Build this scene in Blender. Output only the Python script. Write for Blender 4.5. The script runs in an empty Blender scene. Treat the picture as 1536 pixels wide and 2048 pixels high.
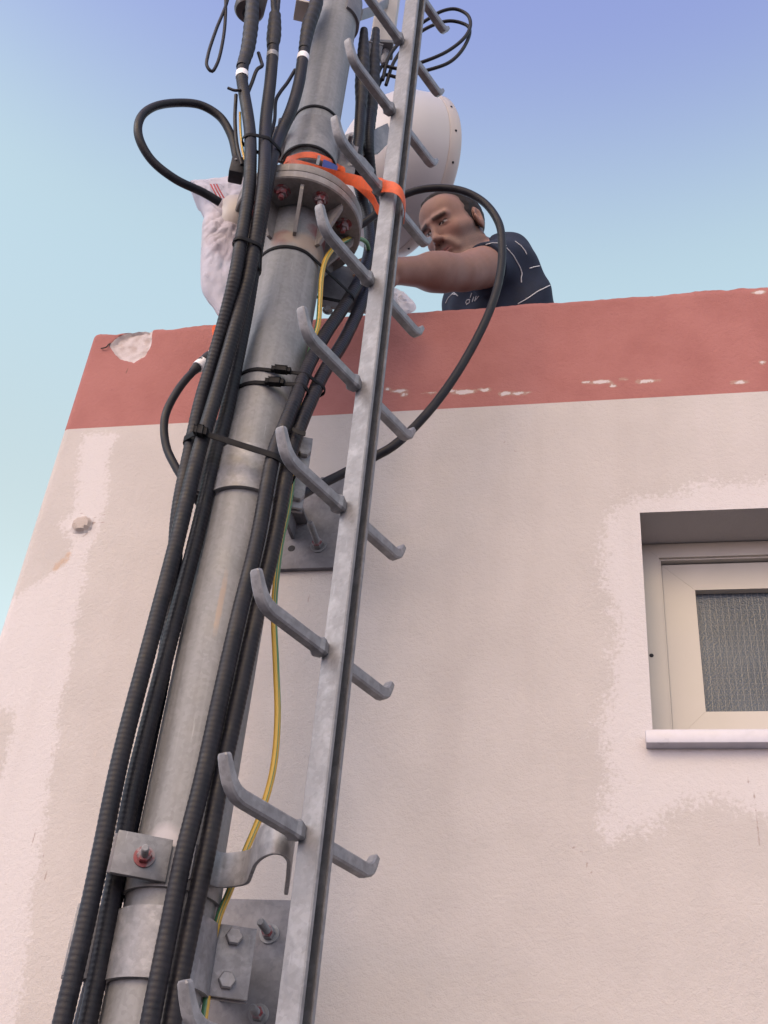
import bpy, bmesh, math, random
import numpy as np
from mathutils import Vector, Matrix
from mathutils.bvhtree import BVHTree
from mathutils import noise as mnoise

random.seed(7); RNG = np.random.default_rng(7)
rad = math.radians
SC = bpy.context.scene

# ------------------------------------------------------------------ camera
F_PX, CAMZ = 2400.0, 1.55                       # focal length in pixels of the 1536x2048 photo
def _cam():
    u = np.array([1090-768, -2190-1024, F_PX]); u /= np.linalg.norm(u)
    x0 = np.array([1, 0, 0.]); x0 -= x0@u*u; x0 /= np.linalg.norm(x0)
    y0 = np.cross(u, x0); c, s = math.cos(rad(-9.75)), math.sin(rad(-9.75))
    return np.array([c*x0+s*y0, -s*x0+c*y0, u])
RC = _cam()
CAM = np.array([0, 0, CAMZ])
cd = bpy.data.cameras.new('camera'); cam = bpy.data.objects.new('camera', cd); SC.collection.objects.link(cam)
cd.sensor_fit = 'VERTICAL'; cd.sensor_height = 24.0; cd.lens = 24.0*F_PX/2048; cd.clip_start = 0.05; cd.clip_end = 2000
m = Matrix.Identity(4)
for i in range(3):
    m[i][0] = RC[i, 0]; m[i][1] = -RC[i, 1]; m[i][2] = -RC[i, 2]; m[i][3] = CAM[i]
cam.matrix_world = m
SC.camera = cam

# ------------------------------------------------------------------ sky, sun, exposure
SUN_EL, SUN_AZ = rad(38), rad(196)               # azimuth from +Y clockwise: behind the camera, to the left
w = bpy.data.worlds.new('World'); SC.world = w; w.use_nodes = True
nt = w.node_tree; bg = nt.nodes['Background']
sky = nt.nodes.new('ShaderNodeTexSky'); sky.sky_type = 'NISHITA'; sky.sun_disc = False
sky.sun_elevation = SUN_EL; sky.sun_rotation = SUN_AZ; sky.air_density = 1.0; sky.dust_density = 1.0; sky.ozone_density = 1.0
tint = nt.nodes.new('ShaderNodeMix'); tint.data_type = 'RGBA'; tint.blend_type = 'MULTIPLY'; tint.inputs['Factor'].default_value = 1
nt.links.new(sky.outputs[0], tint.inputs['A']); tcw = nt.nodes.new('ShaderNodeTexCoord'); sxyz = nt.nodes.new('ShaderNodeSeparateXYZ'); nt.links.new(tcw.outputs['Generated'], sxyz.inputs[0])
rmp = nt.nodes.new('ShaderNodeValToRGB'); nt.links.new(sxyz.outputs['Z'], rmp.inputs[0]); cr_ = rmp.color_ramp; cr_.interpolation = 'EASE'
cr_.elements[0].position = .0; cr_.elements[0].color = (1.2, .98, 1.25, 1)
e_ = cr_.elements.new(.53); e_.color = (1.90, 1.46, .89, 1)
cr_.elements[-1].position = .88; cr_.elements[-1].color = (1.36, 1.04, 1.14, 1)
e_ = cr_.elements.new(.73); e_.color = (2.08, 1.71, 1.11, 1)
nt.links.new(rmp.outputs[0], tint.inputs['B'])
nt.links.new(tint.outputs['Result'], bg.inputs['Color'])
bg.inputs['Strength'].default_value = 0.15
sd = bpy.data.lights.new('sun', 'SUN'); sun = bpy.data.objects.new('sun', sd); SC.collection.objects.link(sun)
sd.energy = 0.5; sd.angle = rad(26); sd.color = (1.0, 0.9, 0.95)
sdir = Vector((math.sin(rad(236))*math.cos(rad(35)), math.cos(rad(236))*math.cos(rad(35)), math.sin(rad(35))))
sun.rotation_euler = sdir.to_track_quat('Z', 'Y').to_euler(); sun.location = (-3, -4, 5)
SC.view_settings.view_transform = 'Standard'; SC.view_settings.look = 'None'
SC.view_settings.gamma = 1; SC.view_settings.exposure = 1.10

# ------------------------------------------------------------------ measuring helpers
def ray(p): return RC@np.array([p[0]-768, p[1]-1024, F_PX])
def PY(x, y, Y): r = ray((x, y)); return r*Y/r[1]+CAM          # the point seen at (x, y) on the plane Y
def PD(x, y, d): r = ray((x, y)); return r*d/math.hypot(r[0], r[1])+CAM   # at horizontal distance d
def PZ(x, y, z): r = ray((x, y)); return r*(z-CAMZ)/r[2]+CAM   # at height z
def PIX(p):
    c = RC.T@(np.asarray(p, float)-CAM); return 768+c[0]/c[2]*F_PX, 1024+c[1]/c[2]*F_PX

# ------------------------------------------------------------------ object helpers
COL = SC.collection
WL = {}                                         # world location of every object made
def base(o): return WL.get(o.name, np.zeros(3))
def tag(o, label=None, cat=None, group=None, kind=None):
    if label: o['label'] = label
    if cat: o['category'] = cat
    if group: o['group'] = group
    if kind: o['kind'] = kind
    return o
def thing(name, label, cat, loc, group=None):
    o = bpy.data.objects.new(name, None); COL.objects.link(o); o.empty_display_size = .05
    o.location = loc; WL[o.name] = np.array(loc, float); return tag(o, label, cat, group)

class MB:
    def __init__(s): s.v = []; s.f = []; s.uv = []; s.n = 0; s.has_uv = False
    def raw(s, v, f, uv=None):
        v = np.asarray(v, float).reshape(-1, 3)
        s.v.append(v); s.f += [tuple(i+s.n for i in q) for q in f]; s.n += len(v)
        if uv is not None: s.uv.append(np.asarray(uv, float)); s.has_uv = True
        else: s.uv.append(np.zeros((len(v), 2)))
        return s
    def box(s, c, ax, half, bev=0.0015):
        bm = bmesh.new(); bmesh.ops.create_cube(bm, size=2)
        ax = [np.asarray(a, float)/np.linalg.norm(a) for a in ax]
        for v in bm.verts:
            p = np.asarray(c, float)+sum(ax[i]*half[i]*v.co[i] for i in range(3)); v.co = Vector(p)
        if bev: bmesh.ops.bevel(bm, geom=bm.edges[:], offset=bev, segments=2, profile=.5, affect='EDGES')
        bmesh.ops.recalc_face_normals(bm, faces=bm.faces[:])
        bm.verts.index_update()
        s.raw([v.co[:] for v in bm.verts], [[v.index for v in f.verts] for f in bm.faces]); bm.free(); return s
    def lathe(s, p, axis, prof, seg=32, closed=True):
        a = np.asarray(axis, float); a = a/np.linalg.norm(a)
        t = np.array([0, 0, 1.]) if abs(a[2]) < .9 else np.array([1., 0, 0])
        e1 = np.cross(a, t); e1 /= np.linalg.norm(e1); e2 = np.cross(a, e1)
        V = []; Fc = []; p = np.asarray(p, float)
        for (h, r) in prof:
            for k in range(seg):
                q = 2*math.pi*k/seg; V.append(p+a*h+r*(math.cos(q)*e1+math.sin(q)*e2))
        for i in range(len(prof)-1):
            for k in range(seg):
                k2 = (k+1) % seg; Fc.append((i*seg+k, i*seg+k2, (i+1)*seg+k2, (i+1)*seg+k))
        if closed:
            Fc.append(tuple(reversed(range(seg)))); n = (len(prof)-1)*seg; Fc.append(tuple(n+k for k in range(seg)))
        return s.raw(V, Fc)
    def cyl(s, p0, p1, r, seg=24, bev=.0015):
        p0 = np.asarray(p0, float); p1 = np.asarray(p1, float); L = np.linalg.norm(p1-p0); b = min(bev, r*.4, L*.4)
        return s.lathe(p0, p1-p0, [(0, r-b), (b, r), (L-b, r), (L, r-b)], seg)
    def tube(s, P, r, seg=14, twist=0.0):
        P = np.asarray(P, float); n = len(P); r = np.broadcast_to(np.asarray(r, float), (n,))
        T = np.gradient(P, axis=0); T /= np.linalg.norm(T, axis=1)[:, None]
        N = np.zeros_like(P); a = np.array([.3, -.9, .1]); a -= a@T[0]*T[0]; N[0] = a/np.linalg.norm(a)
        for i in range(1, n):
            a = N[i-1]-(N[i-1]@T[i])*T[i]; N[i] = a/np.linalg.norm(a)
        B = np.cross(T, N); L = np.concatenate([[0], np.cumsum(np.linalg.norm(np.diff(P, axis=0), axis=1))])
        q = np.arange(seg)*2*math.pi/seg
        V = P[:, None]+r[:, None, None]*(np.cos(q)[None, :, None]*N[:, None]+np.sin(q)[None, :, None]*B[:, None])
        Fc = []
        for i in range(n-1):
            for k in range(seg):
                k2 = (k+1) % seg; Fc.append((i*seg+k, i*seg+k2, (i+1)*seg+k2, (i+1)*seg+k))
        Fc.append(tuple(reversed(range(seg)))); Fc.append(tuple((n-1)*seg+k for k in range(seg)))
        uv = np.stack(np.broadcast_arrays((np.arange(seg)/seg)[None, :]+twist*L[:, None], L[:, None]), -1).reshape(-1, 2)
        return s.raw(V.reshape(-1, 3), Fc, uv)
    def ribbon(s, P, W, w, t, closed=False):
        """flat bar: path P, width vectors W (unit, per point), full width w, thickness t"""
        P = np.asarray(P, float); n = len(P); W = np.broadcast_to(np.asarray(W, float), (n, 3))
        w = np.broadcast_to(np.asarray(w, float), (n,)); t = np.broadcast_to(np.asarray(t, float), (n,))
        if closed: T = np.roll(P, -1, 0)-np.roll(P, 1, 0)
        else: T = np.gradient(P, axis=0)
        T /= np.linalg.norm(T, axis=1)[:, None]
        Nn = np.cross(T, W); Nn /= np.linalg.norm(Nn, axis=1)[:, None]
        V = []
        b = .15
        for (a, c) in ((-.5, -.5+b*1), (-.5, .5-b), (-.5+b*.5, .5), (.5-b*.5, .5), (.5, .5-b), (.5, -.5+b), (.5-b*.5, -.5), (-.5+b*.5, -.5)):
            V.append(P+W*(a*w)[:, None]+Nn*(c*t)[:, None])
        V = np.stack(V, 1).reshape(-1, 3); Fc = []; k8 = 8
        for i in range(n if closed else n-1):
            j = (i+1) % n
            for k in range(k8): k2 = (k+1) % k8; Fc.append((i*k8+k, i*k8+k2, j*k8+k2, j*k8+k))
        if not closed: Fc.append(tuple(range(k8))); Fc.append(tuple((n-1)*k8+k for k in range(k8)))
        return s.raw(V, Fc)
    def prism(s, poly, d):
        poly = np.asarray(poly, float); n = len(poly); d = np.asarray(d, float)
        Fc = [tuple(range(n)), tuple(reversed(range(n, 2*n)))]+[(i, i+n, (i+1) % n+n, (i+1) % n) for i in range(n)]
        return s.raw(np.concatenate([poly, poly+d]), Fc)
    def arc(s, c, r0, r1, a0, a1, z0, z1, n=40):
        V = []; Fc = []
        for i in range(n+1):
            a = a0+(a1-a0)*i/n; ca, sa = math.cos(a), math.sin(a)
            for (r, z) in ((r0, z0), (r1, z0), (r1, z1), (r0, z1)): V.append((c[0]+r*ca, c[1]+r*sa, z))
        for i in range(n):
            for k in range(4): k2 = (k+1) % 4; Fc.append((i*4+k, i*4+k2, i*4+4+k2, i*4+4+k))
        Fc += [(3, 2, 1, 0), (n*4, n*4+1, n*4+2, n*4+3)]
        return s.raw(V, Fc)
    def build(s, name, mat, parent=None, smooth=35, fix=True):
        v = np.concatenate(s.v); loc = base(parent) if parent else v.mean(0)
        me = bpy.data.meshes.new(name); me.from_pydata((v-loc).tolist(), [], s.f)
        if s.has_uv:
            uv = np.concatenate(s.uv); l = me.uv_layers.new(name='UVMap')
            vi = np.zeros(len(me.loops), int); me.loops.foreach_get('vertex_index', vi)
            l.data.foreach_set('uv', uv[vi].ravel())
        if fix:
            bm = bmesh.new(); bm.from_mesh(me); bmesh.ops.recalc_face_normals(bm, faces=bm.faces[:]); bm.to_mesh(me); bm.free()
        me.materials.append(mat)
        if smooth:
            me.shade_smooth(); me.set_sharp_from_angle(angle=rad(smooth))
        o = bpy.data.objects.new(name, me); COL.objects.link(o); WL[o.name] = loc
        if parent: o.parent = parent
        else: o.location = loc
        return o

def spline(P, step=.01):
    P = [np.asarray(p, float) for p in P]; P = [2*P[0]-P[1]]+P+[2*P[-1]-P[-2]]; out = []
    for i in range(1, len(P)-2):
        p0, p1, p2, p3 = P[i-1:i+3]
        t = [0]
        for a, b in ((p0, p1), (p1, p2), (p2, p3)): t.append(t[-1]+max(np.linalg.norm(b-a), 1e-6)**.5)
        n = max(3, int(np.linalg.norm(p2-p1)/.004))
        for k in range(n):
            u = t[1]+(t[2]-t[1])*k/n
            a1 = (t[1]-u)/(t[1]-t[0])*p0+(u-t[0])/(t[1]-t[0])*p1; a2 = (t[2]-u)/(t[2]-t[1])*p1+(u-t[1])/(t[2]-t[1])*p2
            a3 = (t[3]-u)/(t[3]-t[2])*p2+(u-t[2])/(t[3]-t[2])*p3
            b1 = (t[2]-u)/(t[2]-t[0])*a1+(u-t[0])/(t[2]-t[0])*a2; b2 = (t[3]-u)/(t[3]-t[1])*a2+(u-t[1])/(t[3]-t[1])*a3
            out.append((t[2]-u)/(t[2]-t[1])*b1+(u-t[1])/(t[2]-t[1])*b2)
    out.append(P[-2]); out = np.array(out)
    L = np.concatenate([[0], np.cumsum(np.linalg.norm(np.diff(out, axis=0), axis=1))])
    s = np.linspace(0, L[-1], max(4, int(L[-1]/step)+1))
    return np.stack([np.interp(s, L, out[:, k]) for k in range(3)], 1)

# ------------------------------------------------------------------ materials
def mat(name, col, rough=.5, metal=0.0, var=.12, vscale=30, bump=0.0, bscale=200, spec=.5, detail=4, col2=None, c2scale=6, c2lo=.5, c2hi=.65, rvar=.1):
    m = bpy.data.materials.new(name); m.use_nodes = True; n = m.node_tree; b = n.nodes['Principled BSDF']
    tc = n.nodes.new('ShaderNodeTexCoord')
    def noise(sc, det=4):
        t = n.nodes.new('ShaderNodeTexNoise'); t.inputs['Scale'].default_value = sc; t.inputs['Detail'].default_value = det
        n.links.new(tc.outputs['Object'], t.inputs['Vector']); return t
    def mix(a, bb, fac, mode='MIX'):
        x = n.nodes.new('ShaderNodeMix'); x.data_type = 'RGBA'; x.blend_type = mode
        for s_, v_ in (('A', a), ('B', bb), ('Factor', fac)):
            if hasattr(v_, 'is_linked') or hasattr(v_, 'links'): n.links.new(v_, x.inputs[s_])
            else: x.inputs[s_].default_value = v_
        return x.outputs['Result']
    def ramp(src, lo, hi, a=0.0, bb=1.0):
        r = n.nodes.new('ShaderNodeMapRange'); r.inputs['From Min'].default_value = lo; r.inputs['From Max'].default_value = hi
        r.inputs['To Min'].default_value = a; r.inputs['To Max'].default_value = bb; n.links.new(src, r.inputs['Value']); return r.outputs['Result']
    c = (*col, 1)
    t = noise(vscale, detail)
    lo = tuple(x*(1-var) for x in col)+(1,); hi = tuple(min(1, x*(1+var)) for x in col)+(1,)
    cc = mix(lo, hi, ramp(t.outputs['Fac'], .3, .7))
    if col2:
        t2 = noise(c2scale, 6); cc = mix(cc, (*col2, 1), ramp(t2.outputs['Fac'], c2lo, c2hi))
    if metal > 0:                               # zinc spangle
        vo = n.nodes.new('ShaderNodeTexVoronoi'); vo.inputs['Scale'].default_value = 150; n.links.new(tc.outputs['Object'], vo.inputs['Vector'])
        sv = n.nodes.new('ShaderNodeSeparateColor'); n.links.new(vo.outputs['Color'], sv.inputs[0])
        cb = n.nodes.new('ShaderNodeCombineColor'); q_ = ramp(sv.outputs['Red'], 0, 1, .90, 1.09)
        for k in ('Red', 'Green', 'Blue'): n.links.new(q_, cb.inputs[k])
        cc = mix(cc, cb.outputs[0], 1.0, 'MULTIPLY')
        sc_ = n.nodes.new('ShaderNodeTexNoise'); sc_.inputs['Scale'].default_value = 1; sc_.inputs['Detail'].default_value = 3
        mp_ = n.nodes.new('ShaderNodeMapping'); mp_.inputs['Scale'].default_value = (190, 60, 14); mp_.inputs['Rotation'].default_value = (.4, .3, .2); n.links.new(tc.outputs['Object'], mp_.inputs[0]); n.links.new(mp_.outputs[0], sc_.inputs['Vector'])
        cc = mix(cc, tuple(min(1, 1.5*x) for x in col)+(1,), ramp(sc_.outputs['Fac'], .68, .74, 0, .5))
    n.links.new(cc, b.inputs['Base Color'])
    n.links.new(ramp(t.outputs['Fac'], .3, .7, max(.03, rough-rvar), min(1, rough+rvar)), b.inputs['Roughness'])
    b.inputs['Metallic'].default_value = metal; b.inputs['Specular IOR Level'].default_value = spec
    if bump:
        tb = noise(bscale, 3); bp = n.nodes.new('ShaderNodeBump'); bp.inputs['Strength'].default_value = bump; bp.inputs['Distance'].default_value = .002
        n.links.new(tb.outputs['Fac'], bp.inputs['Height']); n.links.new(bp.outputs['Normal'], b.inputs['Normal'])
    m['_h'] = 1; del m['_h']
    return m
STEEL = mat('galvanised_steel', (.175, .174, .184), .55, .2, .2, 26, .15, 90, col2=(.245, .243, .252), c2scale=13, c2lo=.48, c2hi=.68)
STEEL_POLE = mat('weathered_galvanised_pipe', (.33, .325, .33), .55, .35, .16, 14, .1, 60, col2=(.44, .41, .39), c2scale=5, c2lo=.52, c2hi=.72)
STEEL_RAIL = mat('bright_galvanised_rail', (.18, .18, .195), .5, .22, .16, 60, .14, 160, col2=(.235, .235, .25), c2scale=34, c2lo=.48, c2hi=.62)
STEEL_CHANNEL = mat('ladder_rail_zinc', (.165, .165, .177), .52, .22, .12, 60, .12, 160, col2=(.205, .205, .218), c2scale=26, c2lo=.5, c2hi=.62)
STEEL_DULL = mat('dull_grey_plate', (.145, .14, .155), .6, .15, .22, 18, .12, 60, col2=(.19, .18, .19), c2scale=16, c2lo=.48, c2hi=.66)
GREY_PAINT = mat('grey_painted_pipe', (.42, .42, .42), .5, .1, .07, 12, .05, 60)
RUBBER = mat('black_cable_jacket', (.013, .013, .018), .48, 0, .3, 40, .15, 150, spec=.2, col2=(.024, .022, .025), c2scale=22, c2lo=.5, c2hi=.75)
RUBBER_DULL = mat('black_rubber_boot', (.018, .018, .023), .55, 0, .25, 60, .3, 200, spec=.25)
TIE_BLACK = mat('black_nylon', (.008, .008, .010), .6, 0, .2, 60, spec=.12)
WHITE_TAPE = mat('white_tape', (.72, .7, .72), .5, 0, .08, 60)
RED_PAINT = mat('red_marking_paint', (.17, .03, .035), .6, 0, .3, 120, .2, 300, col2=(.2, .16, .17), c2scale=70, c2lo=.46, c2hi=.56)
DISH_WHITE = mat('white_antenna_paint', (.46, .43, .435), .45, 0, .05, 6, .03, 40)
BEIGE = mat('beige_enamel', (.40, .36, .335), .5, 0, .08, 20)
CREAM_FRAME = mat('cream_window_enamel', (.41, .375, .34), .4, 0, .04, 10)
MARBLE = mat('veined_white_marble', (.44, .43, .49), .35, 0, .08, 30, col2=(.36, .35, .41), c2scale=14, c2lo=.54, c2hi=.7)
ORANGE = mat('orange_webbing', (.56, .085, .02), .6, 0, .15, 90, .4, 600)
BLUE = mat('blue_label', (.03, .045, .22), .5, 0, .2, 50)
RUST = mat('rusty_wire', (.05, .03, .025), .8, 0, .3, 200)
def wire_material():
    m = bpy.data.materials.new('yellow_green_insulation'); m.use_nodes = True; n = m.node_tree; b = n.nodes['Principled BSDF']
    uv = n.nodes.new('ShaderNodeUVMap'); sp = n.nodes.new('ShaderNodeSeparateXYZ'); n.links.new(uv.outputs[0], sp.inputs[0])
    fr = n.nodes.new('ShaderNodeMath'); fr.operation = 'FRACT'; n.links.new(sp.outputs['X'], fr.inputs[0])
    gt = n.nodes.new('ShaderNodeMath'); gt.operation = 'GREATER_THAN'; gt.inputs[1].default_value = .48; n.links.new(fr.outputs[0], gt.inputs[0])
    x = n.nodes.new('ShaderNodeMix'); x.data_type = 'RGBA'; x.inputs['A'].default_value = (.47, .29, .035, 1); x.inputs['B'].default_value = (.065, .18, .085, 1)
    n.links.new(gt.outputs[0], x.inputs['Factor']); n.links.new(x.outputs['Result'], b.inputs['Base Color']); b.inputs['Roughness'].default_value = .4
    return m
EARTH = wire_material()

# ------------------------------------------------------------------ the wall with its stains
YW = 2.1
def poly_sd(X, Z, poly):
    """signed distance (negative inside) from points (X,Z) to a polygon"""
    poly = np.asarray(poly, float); d = np.full(X.shape, 1e9); ins = np.zeros(X.shape, bool); n = len(poly)
    for i in range(n):
        a = poly[i]; b = poly[(i+1) % n]; e = b-a; px = X-a[0]; pz = Z-a[1]
        t = np.clip((px*e[0]+pz*e[1])/(e@e+1e-12), 0, 1); d = np.minimum(d, (px-t*e[0])**2+(pz-t*e[1])**2)
        c = (a[1] > Z) != (b[1] > Z)
        with np.errstate(divide='ignore', invalid='ignore'):
            xi = (b[0]-a[0])*(Z-a[1])/(b[1]-a[1]+1e-12)+a[0]
        ins ^= c & (X < xi)
    d = np.sqrt(d); return np.where(ins, -d, d)
def wpoly(pts): return [PY(x, y, YW)[[0, 2]] for x, y in pts]
def vnoise(X, Z, s, seed=0):
    out = np.empty(X.shape); fx = X.ravel(); fz = Z.ravel(); o = out.ravel()
    for i in range(len(fx)): o[i] = mnoise.noise(Vector((fx[i]*s, fz[i]*s, seed*7.3)))
    return o.reshape(X.shape)
def plaster(name, kind):
    m = bpy.data.materials.new(name); m.use_nodes = True; n = m.node_tree; b = n.nodes['Principled BSDF']; b.inputs['Roughness'].default_value = .9
    b.inputs['Specular IOR Level'].default_value = .2
    tc = n.nodes.new('ShaderNodeTexCoord')
    def noise(sc, det=4, rough=.55):
        t = n.nodes.new('ShaderNodeTexNoise'); t.inputs['Scale'].default_value = sc; t.inputs['Detail'].default_value = det; t.inputs['Roughness'].default_value = rough
        n.links.new(tc.outputs['Object'], t.inputs['Vector']); return t.outputs['Fac']
    def math_(op, a, bb):
        x = n.nodes.new('ShaderNodeMath'); x.operation = op
        for i, v_ in enumerate((a, bb)):
            if isinstance(v_, (int, float)): x.inputs[i].default_value = v_
            else: n.links.new(v_, x.inputs[i])
        return x.outputs[0]
    def mr(src, lo, hi, a=0., bb=1.):
        r = n.nodes.new('ShaderNodeMapRange'); r.interpolation_type = 'SMOOTHSTEP'
        for k, v_ in (('From Min', lo), ('From Max', hi), ('To Min', a), ('To Max', bb)): r.inputs[k].default_value = v_
        n.links.new(src, r.inputs['Value']); return r.outputs['Result']
    def mix(a, bb, fac):
        x = n.nodes.new('ShaderNodeMix'); x.data_type = 'RGBA'
        for s_, v_ in (('A', a), ('B', bb), ('Factor', fac)):
            if isinstance(v_, (tuple, float)): x.inputs[s_].default_value = v_
            else: n.links.new(v_, x.inputs[s_])
        return x.outputs['Result']
    at = n.nodes.new('ShaderNodeAttribute'); at.attribute_name = 'stain'
    sp = n.nodes.new('ShaderNodeSeparateColor'); n.links.new(at.outputs['Color'], sp.inputs[0])
    n1 = noise(7, 6, .62); n2 = noise(28, 6, .65); n3 = noise(120, 4, .6)
    wob = math_('ADD', math_('MULTIPLY', math_('SUBTRACT', n1, .5), .5), math_('MULTIPLY', math_('SUBTRACT', n2, .5), .55))
    wob = math_('ADD', wob, math_('MULTIPLY', math_('SUBTRACT', n3, .5), .25))
    if kind == 'cream':
        basec = mix((.418, .385, .374, 1), (.443, .408, .397, 1), mr(n1, .35, .65))
        basec = mix(basec, (.385, .335, .325, 1), mr(n2, .62, .8, 0, .35))
        white = mr(math_('ADD', math_('ADD', sp.outputs['Red'], wob), math_('MULTIPLY', math_('SUBTRACT', n3, .5), 1.0)), .37, .66, 0, .85)
        c = mix(basec, (.515, .482, .49, 1), white)
        tan_ = mr(math_('ADD', sp.outputs['Green'], wob), .45, .62, 0, .75)
        c = mix(c, (.42, .30, .22, 1), tan_)
        conc = mr(math_('ADD', sp.outputs['Blue'], math_('MULTIPLY', wob, .3)), .46, .54)
        c = mix(c, (.40, .345, .32, 1), conc)
        ad = n.nodes.new('ShaderNodeAttribute'); ad.attribute_name = 'dirt_shade'
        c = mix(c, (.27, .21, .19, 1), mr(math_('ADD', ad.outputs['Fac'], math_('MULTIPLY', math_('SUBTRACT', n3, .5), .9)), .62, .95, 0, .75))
        # long faint drip streaks
        mp2 = n.nodes.new('ShaderNodeMapping'); mp2.inputs['Scale'].default_value = (11, 11, .9); n.links.new(tc.outputs['Object'], mp2.inputs[0])
        dr = n.nodes.new('ShaderNodeTexNoise'); dr.inputs['Scale'].default_value = 1; dr.inputs['Detail'].default_value = 6; n.links.new(mp2.outputs[0], dr.inputs['Vector'])
        c = mix(c, (.37, .33, .315, 1), mr(dr.outputs['Fac'], .52, .74, 0, .2)); c = mix(c, (.48, .435, .44, 1), mr(dr.outputs['Fac'], .46, .3, 0, .2))
        # pinholes and scratches
        sc = n.nodes.new('ShaderNodeTexNoise'); sc.inputs['Scale'].default_value = 1; sc.inputs['Detail'].default_value = 2
        mp = n.nodes.new('ShaderNodeMapping'); mp.inputs['Scale'].default_value = (55, 55, 190); n.links.new(tc.outputs['Object'], mp.inputs[0]); n.links.new(mp.outputs[0], sc.inputs['Vector'])
        c = mix(c, (.3, .22, .19, 1), mr(sc.outputs['Fac'], .765, .79, 0, .75))
    else:
        basec = mix((.285, .115, .106, 1), (.32, .135, .125, 1), mr(n1, .35, .65))
        basec = mix(basec, (.205, .075, .08, 1), mr(n2, .6, .8, 0, .5))
        basec = mix(basec, (.31, .15, .15, 1), mr(n3, .7, .85, 0, .5))
        chip = mr(math_('ADD', sp.outputs['Red'], math_('MULTIPLY', wob, .22)), .47, .53)
        flake = mr(math_('ADD', sp.outputs['Green'], math_('MULTIPLY', wob, .8)), .48, .53)
        c = mix(basec, mix((.38, .32, .31, 1), (.47, .42, .43, 1), mr(n2, .35, .6)), chip)
        c = mix(c, (.33, .25, .20, 1), mr(math_('ADD', sp.outputs['Green'], math_('MULTIPLY', wob, .8)), .39, .47, 0, .6))
        c = mix(c, (.5, .44, .45, 1), flake)
        c = mix(c, (.13, .075, .06, 1), mr(math_('ADD', sp.outputs['Blue'], math_('MULTIPLY', wob, .5)), .46, .54, 0, .8))
    n.links.new(c, b.inputs['Base Color'])
    g = noise(330, 3, .6); g2 = noise(95, 3, .55)
    h = math_('ADD', math_('MULTIPLY', g, .55), math_('MULTIPLY', g2, .9))
    bp = n.nodes.new('ShaderNodeBump'); bp.inputs['Strength'].default_value = .5 if kind == 'cream' else .5; bp.inputs['Distance'].default_value = .004
    n.links.new(h, bp.inputs['Height']); n.links.new(bp.outputs['Normal'], b.inputs['Normal'])
    return m
CREAM = plaster('cream_stucco', 'cream'); TERRACOTTA = plaster('terracotta_paint', 'red')

XL, XR = -1.336, 2.6
ZT, ZB = 2.241+CAMZ, 1.903+CAMZ                  # top of the parapet, foot of its red band
WX0, WX1, WZ0, WZ1 = .068, .88, 1.0625+CAMZ, 1.574+CAMZ
bld = thing('building', 'cream stucco building with a chipped terracotta red parapet band and a small window', 'building', (0.6, 3.5, 0))

def axis_grid(parts):
    out = [np.array([parts[0][0]])]
    for a, b_, st in parts: out.append(np.linspace(a, b_, max(2, int(round((b_-a)/st))+1))[1:])
    return np.concatenate(out)
def grid_faces(nx, nz, keep=None):
    i, k = np.meshgrid(np.arange(nx-1), np.arange(nz-1), indexing='ij'); a = i*nz+k
    q = np.stack([a, a+nz, a+nz+1, a+1], -1)
    return q[keep] if keep is not None else q.reshape(-1, 4)
def set_stain(me, C, name='stain'):
    at = me.color_attributes.new(name, 'FLOAT_COLOR', 'POINT'); at.data.foreach_set('color', np.asarray(C, np.float32).ravel())
def sdv(sd, soft): return np.clip(.5-sd/soft*.5, 0, 1)

# cream wall: a fine sheet with the window cut out, reveals, other sides
xs = axis_grid([(XL, WX0, .0075), (WX0, .5, .0075), (.5, WX1, .05), (WX1, XR, .1)])
zs = axis_grid([(0, CAMZ+.2, .1), (CAMZ+.2, WZ0, .0075), (WZ0, WZ1, .0075), (WZ1, ZB, .0075)])
X, Z = np.meshgrid(xs, zs, indexing='ij')
yoff = np.zeros(X.shape)
circ = [PY(166, 1052, YW)[[0, 2]]]
halo_in = [(1278, 1026), (1700, 1010), (1700, 1456), (1305, 1457)]
white = sdv(poly_sd(X, Z, wpoly([(1205, 1080), (1225, 1010), (1270, 985), (1345, 985), (1400, 960), (1700, 950), (1700, 1640), (1560, 1655), (1480, 1625), (1420, 1600), (1370, 1620), (1300, 1660), (1215, 1690), (1195, 1640), (1215, 1560), (1190, 1480), (1215, 1380), (1235, 1260), (1200, 1170)])), .055)
white = np.maximum(white*.95, sdv(poly_sd(X, Z, wpoly([(165, 868), (232, 868), (215, 930), (210, 1020), (195, 1060), (175, 1105), (165, 1180), (145, 1300), (120, 1430), (95, 1600), (60, 1800), (30, 2100), (-80, 2100), (-80, 1420), (20, 1200), (50, 1185), (98, 1150), (130, 1120), (140, 1085), (112, 1050), (150, 1020), (158, 940)])), .03))
white = np.where(poly_sd(X, Z, wpoly([(-60, 1410), (35, 1420), (20, 1480), (-5, 1560), (-60, 1560)])) < .02, np.minimum(white, sdv(-poly_sd(X, Z, wpoly([(-60, 1410), (35, 1420), (20, 1480), (-5, 1560), (-60, 1560)])), .03)), white)
tan_ = sdv(poly_sd(X, Z, wpoly([(143, 1090), (128, 1110), (100, 1140), (112, 1143), (135, 1128), (142, 1110)])), .03)
tan_ = np.maximum(tan_, .62*sdv(poly_sd(X, Z, wpoly([(1255, 1000), (1290, 985), (1360, 990), (1400, 968), (1560, 975), (1560, 1000), (1400, 1000), (1300, 1012)])), .05))
tan_ = np.maximum(tan_, .6*sdv(poly_sd(X, Z, wpoly([(170, 1060), (165, 1130), (158, 1140), (162, 1090)])), .05))
for (px, py, rr) in ((1290, 1490, .02), (1258, 1545, .018), (1390, 1550, .02)):
    c = PY(px, py, YW); tan_ = np.maximum(tan_, .5*sdv(np.hypot(X-c[0], (Z-c[2])*1.5)-rr, .05))
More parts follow.
